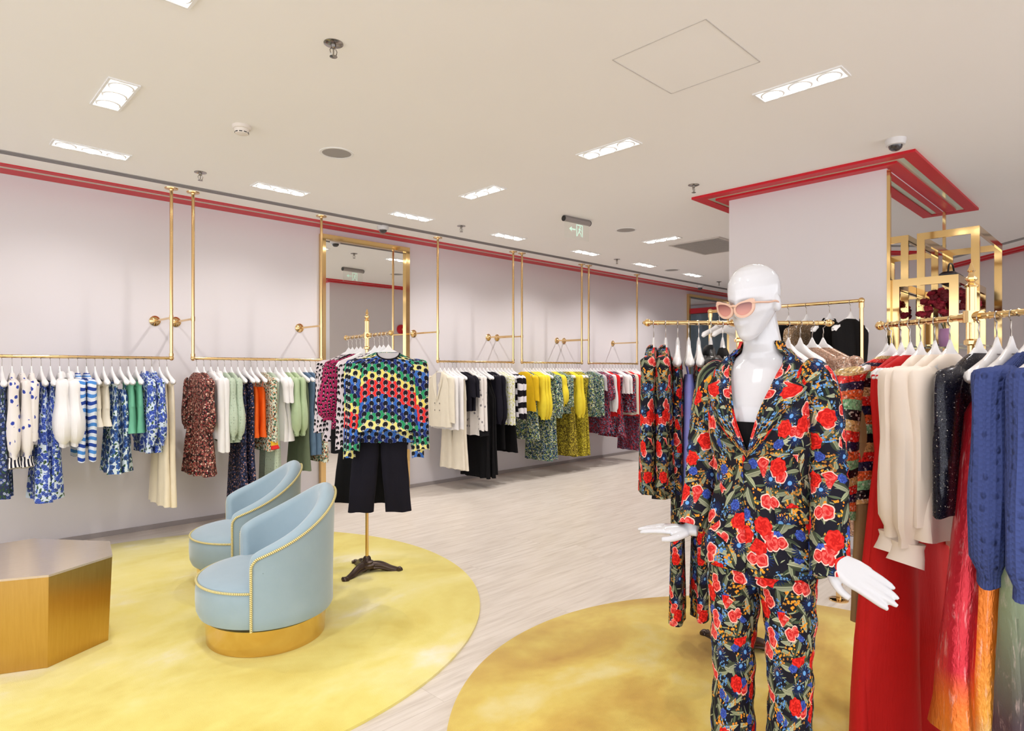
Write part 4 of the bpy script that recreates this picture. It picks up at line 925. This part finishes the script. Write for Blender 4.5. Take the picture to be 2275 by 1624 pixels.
# ------------------------------------------------------------------ blue velvet tub chairs
g = G('powder blue velvet', .75, 0, .2, Sheen_Weight=.6, Sheen_Roughness=.4); X, Y, Z = g.sep(g.obj())
g.set('Base Color', g.mix(g.noise(g.xyz(X, Y, Z), 5, 4, .6), srgb('8fa6b3'), srgb('a4b8c3'))); g.bump(g.noise(g.xyz(X, Y, Z), 300, 2), .1, .002); VELV = g.m
g = G('twisted gold cord', .5, 0, .4); u, v = g.uv(0); t = (v*110+u*26).fract(); g.set('Base Color', g.mix(t < .35, srgb('e8dca0'), srgb('8f7a2c'))); g.bump(t, .6, .003); CORD = g.m
CH_A, CH_B, PS = .335, .37, 72
def chair_parts():
    r = empty('tub_chair', (0, 0, 0))
    E_ = lambda ph, k=1.0, z=0, ins=0: Vector(((CH_A*k-ins)*cos(ph), (CH_B*k-ins)*sin(ph), z))
    def h(ph):
        t = max(0, (abs(ph-pi)*-1+pi-R_(PS))/(pi-R_(PS))); t = min(1, t); s = t*t*(3-2*t); return .535+.235*(s*.75+t*.25)-.03*math.exp(-t*12)
    mb = MB(); n = 64
    for z0, z1, k0, k1 in ((0, .128, .885, .905),):
        mb.grid([[E_(2*pi*j/n, k, z) for j in range(n)] for k, z in ((.0, 0), (k0, 0), (k0, .004), (k1, .124), (k1-.01, .128), (0.0, .128))], closed=True)
    mb.build('base_ring', BRASS2, r)
    mb = MB(); mb.grid([[E_(2*pi*j/n, k, z) for j in range(n)] for k, z in ((0.0, .127), (.90, .127), (.92, .142), (0.0, .142))], closed=True); mb.build('painted_shadow_ring', BLACKP, r)  # black ring stands in for the shade between brass base and seat
    mb = MB(); prof = [(0.0, .138), (.90, .138), (.955, .146), (.99, .175), (1.0, .22), (1.0, .27), (.99, .305), (.965, .325), (.93, .335), (.7, .347), (.4, .352), (0.0, .353)]
    mb.grid([[E_(2*pi*j/n, k+(.035*max(0, cos(2*pi*j/n))**1.5 if k > .5 else 0), z) for j in range(n)] for k, z in prof], closed=True); mb.build('seat', VELV, r)
    # wrap-around shell
    T = .085; m = 72; P = []; p0, p1 = R_(PS), 2*pi-R_(PS)
    def section(ph, th=1.0, hz=0):
        H = h(ph)-hz; t = T*th; out = []; mid = T/2
        bulge = lambda z: 1.012+.035*max(0, (z-.35))/.45
        for z in (.142, .155, .20, .30, .42, H-.11, H-.06): out.append(E_(ph, bulge(z)-(.02 if z < .15 else 0), z, mid-t/2))
        for a in (0, 25, 50, 75, 90, 110, 135, 160, 180):
            zz = H-.045+.045*sin(R_(a)); ins = mid-t/2*cos(R_(a)); out.append(E_(ph, bulge(H-.04), zz, ins))
        for q in (.5, .95): z = (H-.06)*(1-q)+.32*q; out.append(E_(ph, bulge(H-.04)*(1-q)+1.0*q-.02*q, z, mid+t/2))
        out.append(E_(ph, 1.0, .2, mid+t/2))
        return out
    e = .055
    for dph, th, hz in ((-e*1.0, .35, .04), (-e*.8, .62, .022), (-e*.45, .86, .008), (0, 1, 0)): P.append(section(p0+dph, th, hz))
    for i in range(1, m): P.append(section(p0+(p1-p0)*i/m))
    for dph, th, hz in ((0, 1, 0), (e*.45, .86, .008), (e*.8, .62, .022), (e*1.0, .35, .04)): P.append(section(p1+dph, th, hz))
    mb.__init__(); mb.grid(P, flip=False); mb.cap(P[0]); mb.cap(P[-1], True); mb.build('backrest', VELV, r, angle=70)
    path = []; w = lambda ph, z: E_(ph, 1.012+.035*max(0, z-.35)/.45, z, -.004)
    q0 = p0-.005
    for z in (.142, .22, .32, .42, h(p0)-.075): path.append(w(q0, z))
    path.append(w(q0+.01, h(p0)-.045))
    for i in range(1, 60): ph = p0+(p1-p0)*i/60; path.append(w(ph, h(ph)-.030))
    path.append(w(p1-.005, h(p1)-.045))
    for z in (h(p1)-.075, .42, .32, .22, .142): path.append(w(p1+.005, z))
    mb = MB(); mb.tube(interp(path, 3), .0065, 8); mb.build('cord_piping', CORD, r)
    mb = MB(); mb.tube(interp([E_(-R_(PS)-.03+2*(R_(PS)+.03)*i/30, .985+.035*max(0, cos(-R_(PS)+2*R_(PS)*i/30))**1.5, .322) for i in range(31)], 3), .006, 8); mb.build('seat_piping', CORD, r)
    return r
c1 = chair_parts(); c1.location = CP(-1.315, 3.36, .022); c1.rotation_euler.z = CA+R_(207); tag(c1, 'powder blue tub chair with gold cord, the nearer of the two', 'armchair', 'powder blue tub chairs')
c2 = copy_tree(c1, loc=CP(-1.79, 4.22, .022), rz=CA+R_(207)); c2['label'] = 'powder blue tub chair with gold cord, the one partly hidden behind'
# ------------------------------------------------------------------ brass display frames beside the column mirror
def cube_frame(x0, x1, y0, y1, z1, label, shelves):
    r = empty('display_frame', ((x0+x1)/2, (y0+y1)/2, 0)); tag(r, label, 'display stand', 'brass box frames beside the column'); lx, ly, w, t = (x1-x0)/2, (y1-y0)/2, .055, .02
    for s_ in (-1, 1):
        mb = MB()
        for q in (-1, 1): mb.box((s_*(lx-t/2), q*(ly-w/2), z1/2), (t, w, z1))
        mb.box((s_*(lx-t/2), 0, z1-w/2), (t, 2*ly-2*w, w)); mb.box((s_*(lx-t/2), 0, w/2), (t, 2*ly-2*w, w)); mb.build('end_frame', BRASS2, r, smooth=False)
    for q in (-1, 1):
        for z in (z1-w/2, w/2): mb = MB(); mb.box((0, q*(ly-t/2), z), (2*lx-2*t, t, w)); mb.build('cross_rail', BRASS2, r, smooth=False)
    for z in shelves: mb = MB(); mb.box((0, 0, z), (2*lx-2*t, 2*ly-2*t, .012)); mb.build('glass_shelf', G('shelf glass', .04, 0, .5, Transmission_Weight=.9, IOR=1.3).col((.80, .93, .90)), r, smooth=False)
cube_frame(5.28, 6.32, .945, 1.362, 2.09, 'lower polished brass box frame against the mirrored column side', (1.58,))
cube_frame(5.92, 6.96, .925, 1.340, 2.53, 'taller polished brass box frame behind the lower one', (1.62,))
r = empty('flower_vase', (5.95, 1.13, 1.588)); tag(r, 'deep red flowers in a lilac vase inside the brass frames', 'vase of flowers')
mb = MB(); mb.lathe([(.05, 0), (.06, .01), (.07, .10), (.062, .16), (.058, .16), (.06, .02), (0, .015)], n=24); mb.build('vase', plain('lilac vase', (.50, .24, .46), .3), r)
for k in range(90):
    a, b = rnd.uniform(0, 6.28), rnd.uniform(-.2, 1.4); q = .165*(.75+.35*rnd.random()); mb = MB(); p = (q*cos(a)*cos(b)*1.15, q*sin(a)*cos(b)*1.15, .31+q*sin(b)*.9)
    for i in range(6):
        t = i*1.05+a; mb.ball((p[0]+.019*cos(t), p[1]+.019*sin(t)*.8, p[2]+rnd.uniform(-.015, .015)), .018, 6, (1, 1, .85))
    mb.ball((p[0], p[1], p[2]+.006), .012, 6); mb.build('flower_head', plain('crimson petals %d' % (k % 3), [(.20, .005, .015), (.32, .01, .03), (.12, .003, .01)][k % 3], .7) if k < 3 else bpy.data.materials['crimson petals %d' % (k % 3)], r)
mb = MB()
for k in range(9): a = k*.7; mb.tube([(0, 0, .08), (.05*cos(a), .05*sin(a), .2), (.1*cos(a), .1*sin(a), .27)], .003, 5)
mb.build('stem', plain('leaf green', (.04, .10, .03), .6), r)
r = empty('handbag', (6.05, 1.13, 2.10)); tag(r, 'dark handbag lying on top of the lower brass frame', 'handbag')
mb = MB(); mb.rbox((0, 0, .05), (.30, .12, .10), .03); mb.build('bag_body', plain('black leather', (.02, .016, .02), .4), r)
mb = MB(); mb.tube(interp([(-.12, 0, .09), (-.08, 0, .16), (.04, 0, .17), (.12, 0, .09)], 6), .007, 8); mb.build('handle', BLACKP, r)
# ------------------------------------------------------------------ the mannequin in its floral suit
MO = CP(.795, 2.0); MO.z = .022; MR = CA-R_(40)
GLOSS = G('gloss white lacquer', .09, 0, .5, Coat_Weight=.3, Coat_Roughness=.05).col((.64, .64, .665))
root = empty('mannequin', MO, MR); tag(root, 'gloss white egg headed mannequin standing on the golden rug', 'mannequin')
DZ = -.022
mb = MB()
# trunk, chest to neck:  (z, half width, half depth, y shift)
TR = [(.80, .155, .105, .01), (.92, .150, .10, .01), (1.0, .125, .088, 0), (1.08, .112, .080, -.004), (1.16, .125, .088, -.008), (1.24, .142, .100, -.012), (1.31, .140, .098, -.006), (1.38, .140, .078, .004), (1.425, .125, .062, .012), (1.455, .09, .054, .014), (1.475, .062, .050, .010), (1.50, .054, .050, .002), (1.54, .051, .048, -.002), (1.58, .051, .050, -.004), (1.62, .045, .048, -.004)]
def ringe(z, a, b, yo, n=32, xo=0, f=1.0): return [(xo+a*cos(t), yo+b*sin(t)*(f if sin(t) < 0 else 1), z+DZ) for t in [2*pi*j/n for j in range(n)]]
rows = [ringe(*q) for q in TR]; mb.grid(rows, closed=True); mb.cap(rows[0], True); mb.cap(rows[-1])
for s_ in (-1, 1): mb.ball((s_*.062, -.066, 1.275+DZ), .048, 20)
# head, turned a little further to the viewer's left
HY = Matrix.Translation((0, -.045, 1.522+DZ+.095)) @ Matrix.Rotation(R_(-14), 4, 'Z') @ Matrix.Rotation(R_(13), 4, 'X')
HM = Matrix.Translation((0, -.01, -.095)) @ Matrix.Diagonal((.97, .97, .95, 1)); mb.M = HY @ HM
HD = [(0, -.066, -.045, .010), (.007, -.077, -.030, .022), (.020, -.083, -.010, .034), (.045, -.087, .022, .047), (.070, -.088, .052, .058), (.095, -.088, .075, .066), (.12, -.088, .090, .071), (.145, -.092, .096, .0735), (.17, -.090, .096, .074), (.192, -.083, .091, .070), (.212, -.070, .079, .060), (.228, -.050, .060, .046), (.238, -.028, .038, .029), (.243, -.004, .012, .010)]
def hd(z):
    for i in range(len(HD)-1):
        if HD[i][0] <= z <= HD[i+1][0]: t = (z-HD[i][0])/(HD[i+1][0]-HD[i][0]); return [HD[i][c]*(1-t)+HD[i+1][c]*t for c in (1, 2, 3)]
    return HD[-1][1:]
rows = []; NZ, NA = 46, 48
for i in range(NZ+1):
    z = .243*i/NZ; yf, yb, hw = hd(z); row_ = []
    for j in range(NA):
        a = 2*pi*j/NA; yc = yf*.35+yb*.65; ry = (yc-yf) if sin(a) < 0 else (yb-yc); x = hw*cos(a); y = yc+ry*sin(a)
        if sin(a) < 0:
            g_ = lambda cx, cz, sx, sz, A: A*math.exp(-((abs(x)-cx)/sx)**2-((z-cz)/sz)**2)
            y -= g_(0, .094, .011, .014, .020)+g_(0, .118, .008, .022, .010)
            y -= g_(0, .060, .020, .007, .006)+g_(0, .020, .018, .012, .004)
            y += g_(.031, .120, .017, .013, .010); y -= g_(.030, .141, .026, .008, .004); y += g_(0, .073, .02, .006, .002)
        row_.append((x, y, z))
    rows.append(row_)
mb.grid(rows, closed=True); mb.cap(rows[0], True); mb.cap(rows[-1])
for s_ in (-1, 1): mb.ball((s_*.071, .018, .108), .030, 12, (.32, .62, 1.0))
mb.tube([(0, .036, .07), (0, .040, .02), (0, .045, -.03)], [.043, .045, .046], 20); mb.M = None
# arms
ARM = {1: [(.135, .010, 1.405), (.165, .012, 1.36), (.182, .022, 1.22), (.194, .022, 1.10), (.206, -.03, .985), (.220, -.085, .882)], -1: [(-.135, .010, 1.405), (-.165, .012, 1.36), (-.184, .025, 1.22), (-.198, .025, 1.10), (-.204, -.02, .99), (-.204, -.066, .888)]}
for s_ in (1, -1):
    p = interp(ARM[s_], 5); n = len(p)-1; mb.tube([q+Vector((0, 0, DZ)) for q in p], [(.046*(1-t)+.022*t if t > .3 else .046) for t in [i/n for i in range(n+1)]], 16)
def hand(base, fx, nz, s_, sc=1.0):
    # fx finger direction, nz back-of-hand normal, s_ side of the thumb
    fx = Vector(fx).normalized(); nz = Vector(nz); nz = (nz-fx*nz.dot(fx)).normalized(); sy = nz.cross(fx)*s_
    Mx = Matrix((fx, sy, nz)).transposed().to_4x4(); Mx.translation = Vector(base)+Vector((0, 0, DZ)); mb.M = Mx @ Matrix.Scale(sc, 4)
    P = []
    for x, w, t, z in ((-.02, .021, .019, 0), (.005, .023, .018, 0), (.03, .032, .017, -.002), (.06, .038, .015, -.003), (.085, .038, .012, -.003), (.094, .034, .009, -.004)): P.append([(x, w*cos(a), z+t*sin(a)) for a in [2*pi*j/20 for j in range(20)]])
    mb.grid(P, closed=True); mb.cap(P[0], True); mb.cap(P[-1])
    for k, (y, L, rr, dv, cu) in enumerate(((.0265, .070, .0088, .02, .10), (.0088, .081, .0092, .0, .06), (-.0088, .075, .0090, -.01, .10), (-.0255, .058, .0082, -.03, .16))):
        p = []; a = 0; x, yy, z = .078, y, -.003
        for q in range(7): p.append((x, yy, z)); a += cu*(.4 if q < 2 else .8)*.6; x += (L+.016)/6*cos(a); z -= (L+.016)/6*sin(a); yy += (L+.016)/6*dv*.45
        mb.tube(p, [rr*1.14, rr*1.14, rr*1.10, rr*1.08, rr*1.03, rr*.92, rr*.55], 12)
    mb.tube(interp([(.012, .018, -.004), (.036, .040, -.012), (.062, .052, -.018), (.086, .054, -.020)], 4), [.014-.0058*i/12 for i in range(13)], 12)
    mb.M = None
hand(ARM[1][-1], (.93, -.10, -.42), (0, -.75, .62), -1, 1.12)
hand(ARM[-1][-1], (-.95, -.25, -.02), (0, -.12, 1), 1, 1.02)
# legs down to the base
for s_ in (-1, 1): mb.tube(interp([(s_*.075, .01, .84+DZ), (s_*.088, 0, .66+DZ), (s_*.088, -.005, .48+DZ), (s_*.086, .015, .30+DZ), (s_*.085, .01, .10+DZ), (s_*.085, -.01, .045+DZ)], 4), [.075-.042*min(1, i/16) for i in range(21)], 18); mb.ball((s_*.087, -.05, .045+DZ), .04, 14, (.9, 2.1, .75))
body = mb.build('body', GLOSS, root)
rm = body.modifiers.new('remesh', 'REMESH'); rm.mode = 'VOXEL'; rm.voxel_size = .0032; rm.use_smooth_shade = True
sm = body.modifiers.new('smooth', 'SMOOTH'); sm.factor = .5; sm.iterations = 5
mb = MB(); mb.lathe([(.19, .0), (.19, .006), (.18, .010), (0, .011)], n=48); mb.build('base_plate', plain('brushed steel', (.55, .54, .53), .3, 1), root)
# ---- blazer
JK = [(.800, .196, .140, .010), (.86, .190, .136, .010), (.93, .176, .127, .006), (1.0, .155, .112, 0), (1.07, .142, .104, -.004), (1.13, .146, .106, -.008), (1.20, .158, .116, -.012), (1.27, .158, .126, -.014), (1.33, .162, .116, -.008), (1.38, .164, .098, .002), (1.415, .152, .084, .010), (1.440, .124, .072, .014), (1.458, .100, .064, .014), (1.474, .080, .058, .012), (1.492, .066, .054, .010)]
def jk(z):
    for i in range(len(JK)-1):
        if JK[i][0] <= z <= JK[i+1][0]+1e-9:
            t = (z-JK[i][0])/(JK[i+1][0]-JK[i][0]); q = [Vector(JK[min(max(i+d, 0), len(JK)-1)][1:]) for d in (-1, 0, 1, 2)]
            return .5*((2*q[1])+(q[2]-q[0])*t+(2*q[0]-5*q[1]+4*q[2]-q[3])*t*t+(3*q[1]-q[0]-3*q[2]+q[3])*t**3)
    return Vector(JK[-1][1:])
VB = 1.165
def surf(z, a, off=0):
    A, B, yo = jk(z); w = 0
    low = max(0, (1.0-z)/.2); w += low*.006*sin(5*a+1)+.0025*sin(11*a+z*30)+.0035*sin(z*55+3*a)*max(0, 1-abs(z-1.06)/.1)
    return Vector(((A+off+w)*cos(a), yo+(B+off+w)*sin(a), z+DZ))
def gapx(z):
    if z > VB: return .078*min(1, (z-VB)/.27)**.95
    if z > 1.06: return -.014
    return -.014+.022*((1.06-z)/.26)**1.5
j = root_j = None
bl = MB(); rows = []; NJ = 96
zz = [.80+.692*i/60 for i in range(61)]
for z in zz:
    A, B, yo = jk(z); dl = math.asin(max(-.9, min(.88, gapx(z)/A))); row_ = []
    for i in range(NJ+1):
        t = i/NJ; a = -pi/2+dl+(2*pi-2*dl)*t; off = .006*max(0, 1-t*10) if z < VB else 0
        row_.append(surf(z, a, off))
    rows.append(row_)
rows.reverse(); bl.grid(rows, flip=True)
jacket = bl.build('blazer', M['suit'], loc=MO, rz=MR, angle=80); tag(jacket, 'black floral blazer worn by the mannequin, with lapels and flap pocket', 'blazer')
so = jacket.modifiers.new('thickness', 'SOLIDIFY'); so.thickness = .004; so.offset = -1
for s_ in (1, -1):
    mb = MB(); P = []; N = 26
    for i in range(N+1):
        t = i/N; z = VB-.012+(1.485-VB+.012)*t; A, B, yo = jk(z); gx = max(gapx(z), -.002); dl = math.asin(min(.88, gx/A))
        w = .088*min(1, t/.62)**.8 if t < .66 else (.045+.012*(t-.66)/.34)
        row_ = []
        for q in (0, .2, .4, .6, .8, 1):
            aa = (dl+w*q/B*.85); a = -pi/2+s_*aa; row_.append(surf(z, a, .006+.012*sin(pi*q)*min(1, t*3)*.6))
        P.append(row_)
    mb.grid(P, flip=(s_ < 0)); lp = mb.build('lapel', M['suit'], jacket, angle=80); q = lp.modifiers.new('thickness', 'SOLIDIFY'); q.thickness = .003; q.offset = 1 
mb = MB(); P = []
for i in range(29):
    a = R_(-38+256*i/28); P.append([surf(1.452, a, .012), surf(1.475, a, .010), surf(1.492, a, .006), Vector((surf(1.492, a, 0).x, surf(1.492, a, 0).y, 1.512+DZ)), surf(1.492, a, -.010)])
mb.grid(P); mb.build('collar', M['suit'], jacket, angle=80)
mb = MB(); P = [[surf(z, R_(-62+44*i/14), .006+(.004 if z < .99 else 0)) for i in range(15)] for z in (1.008, 1.0, .98, .962)]; mb.grid(P, flip=True); q = mb.build('pocket_flap', M['suit'], jacket); q = q.modifiers.new('t', 'SOLIDIFY'); q.thickness = .003
mb = MB(); mb.lathe([(.011, 0), (.011, -.004), (.006, -.006), (0, -.006)], surf(1.125, -pi/2, .010), 16, 'Y'); mb.build('button', BLACKP, jacket)
SL = {1: [(.120, .012, 1.420), (.155, .012, 1.392), (.178, .02, 1.30), (.190, .026, 1.18), (.198, .014, 1.07), (.208, -.035, .95), (.220, -.075, .825)], -1: [(-.120, .012, 1.420), (-.155, .012, 1.392), (-.178, .02, 1.30), (-.194, .028, 1.18), (-.200, .018, 1.07), (-.202, -.02, .97), (-.204, -.055, .895)]}
for s_ in (1, -1):
    p = interp(SL[s_], 6); n = len(p)-1; P = []; ph = 1.3*s_
    for i, c in enumerate(p):
        t = i/n; rx = (.032+.026*min(1, t*6)**.6)*(1-.10*t); ry = rx*1.06; k = 1
        tg = (p[min(i+1, n)]-p[max(i-1, 0)]).normalized(); ux = Vector((1, 0, 0)); ux = (ux-tg*ux.dot(tg)).normalized(); uy = tg.cross(ux)
        wr = .006*math.exp(-((t-.52)/.12)**2)
        P.append([c+Vector((0, 0, DZ))+ux*(rx*cos(a)*(1+.05*sin(2*a+ph+t*7))+wr*sin(t*120))+uy*ry*sin(a)*(1+.05*sin(3*a+t*9)) for a in [2*pi*q/36 for q in range(36)]])
    mb = MB(); mb.grid(P, closed=True); mb.cap(P[0], True); e = P[-1]; c = sum(e, Vector())/36; mb.grid([e, [c+(q-c)*.93 for q in e], [c+(q-c)*.90+(p[-3]-p[-1]).normalized()*.03 for q in e]], closed=True)
    mb.build('sleeve', M['suit'], jacket, angle=80)
mb = MB(); rows = [ringe(z, a*1.05+.004, b*1.05+.004, yo) for z, a, b, yo in TR[:6]]; rows.append(ringe(1.262, .150, .112, -.014)); mb.grid(rows, closed=True)
tag(mb.build('camisole', M['black'], loc=MO, rz=MR), 'black camisole glimpsed at the bottom of the mannequin neckline', 'top')
# ---- trousers
WA = [(.985, .150, .105, 0), (.93, .158, .115, .002), (.87, .168, .122, .005), (.81, .170, .122, .005), (.76, .165, .115, .003)]
mb = MB(); mb.grid([ringe(*q, n=48) for q in WA], closed=True)
tr = mb.build('suit_trousers', M['suit'], loc=MO, rz=MR); tag(tr, 'slim black floral suit trousers worn by the mannequin', 'trousers')
LG = [(.83, .060, .105, .100), (.76, .078, .088, .102), (.70, .084, .080, .092), (.60, .087, .072, .082), (.48, .088, .066, .075), (.36, .089, .064, .074), (.2, .09, .072, .08), (.06, .092, .082, .092)]
for s_ in (-1, 1):
    P = []; pts = interp([Vector((q[1], q[2], q[3])) for q in LG], 7); zs = interp([Vector((q[0], 0, 0)) for q in LG], 7)
    for i, (q, z) in enumerate(zip(pts, zs)):
        P.append([(s_*q.x+(q.y+.003*sin(3*a+z.x*31)+.0025*sin(z.x*70+2*a))*cos(a), .003+(q.z+.003*sin(2*a+z.x*23))*sin(a), z.x+DZ) for a in [2*pi*j/40 for j in range(40)]])
    mb = MB(); mb.grid(P, closed=True); c = Vector((s_*.092, .003, .06+DZ)); mb.grid([P[-1], [c+(Vector(q)-c)*.93+Vector((0, 0, .02)) for q in P[-1]]], closed=True); mb.build('trouser_leg', M['suit'], tr, angle=80)
# ---- sunglasses
FR = G('translucent beige acetate', .2, 0, .5).col(srgb('d8b09a')); g = G('rose gradient lens', .08, 0, .6); X, Y, Z = g.sep(g.obj()); LENS = g.col(g.mix(g.step(Z, -.022, .024), srgb('c98a7c'), srgb('7c3f3c')))
sg = empty('sunglasses', MO, MR); tag(sg, 'beige cat eye sunglasses with rose lenses on the mannequin face', 'sunglasses')
fr = empty('tmp', (0, 0, 0)); bpy.data.objects.remove(fr)
GM = HY @ HM @ Matrix.Translation((0, -.108, .116)) @ Matrix.Rotation(R_(-4), 4, 'X')
def outline(s_, k):
    pts = []
    for i in range(40):
        a = 2*pi*i/40; x = .0270*cos(a); z = .0205*sin(a)*(1.0 if sin(a) > 0 else 1.15); 
        if sin(a) > 0: z = z*.78
        z += .006*max(0, cos(a))**2*(1 if sin(a) > -.2 else .2)+.0035*cos(a)
        x *= k[0]; z = z*k[1]+k[2]*max(0, cos(a))**2*max(0, sin(a)+.3)
        pts.append((s_*(.0345+x), .010*((.0345+x)/.065)**2, z))
    return pts
mb = MB()
for s_ in (-1, 1):
    mb.M = GM; o_, i_ = outline(s_, (1.24, 1.32, .010)), outline(s_, (.98, .98, 0)); F_ = [(x, y-.004, z) for x, y, z in o_]; Fi = [(x, y-.004, z) for x, y, z in i_]; B_ = [(x, y+.002, z) for x, y, z in o_]; Bi = [(x, y+.002, z) for x, y, z in i_]
    mb.grid([Fi, F_, B_, Bi, Fi], closed=True, flip=s_ < 0)
mb.tube([(-.010, -.001, .006), (0, -.003, .0085), (.010, -.001, .006)], .0042, 8); rim = mb.build('rim', FR, sg)
for s_ in (-1, 1):
    mb = MB(); i_ = outline(s_, (.99, .99, 0)); A_ = [mb.pt((x, y-.001, z)) for x, y, z in i_]; mb.face(A_ if s_ < 0 else A_[::-1]); o = mb.build('lens', LENS, sg); o.matrix_local = GM
    mb = MB(); mb.M = GM; mb.tube(interp([(s_*.060, .008, .013), (s_*.070, .018, .013), (s_*.0765, .07, .008), (s_*.0775, .115, .006), (s_*.074, .140, -.016)], 5), [.0062-.0035*i/20 for i in range(21)], 8, ry=[.0035]*21); mb.build('temple', FR, sg)
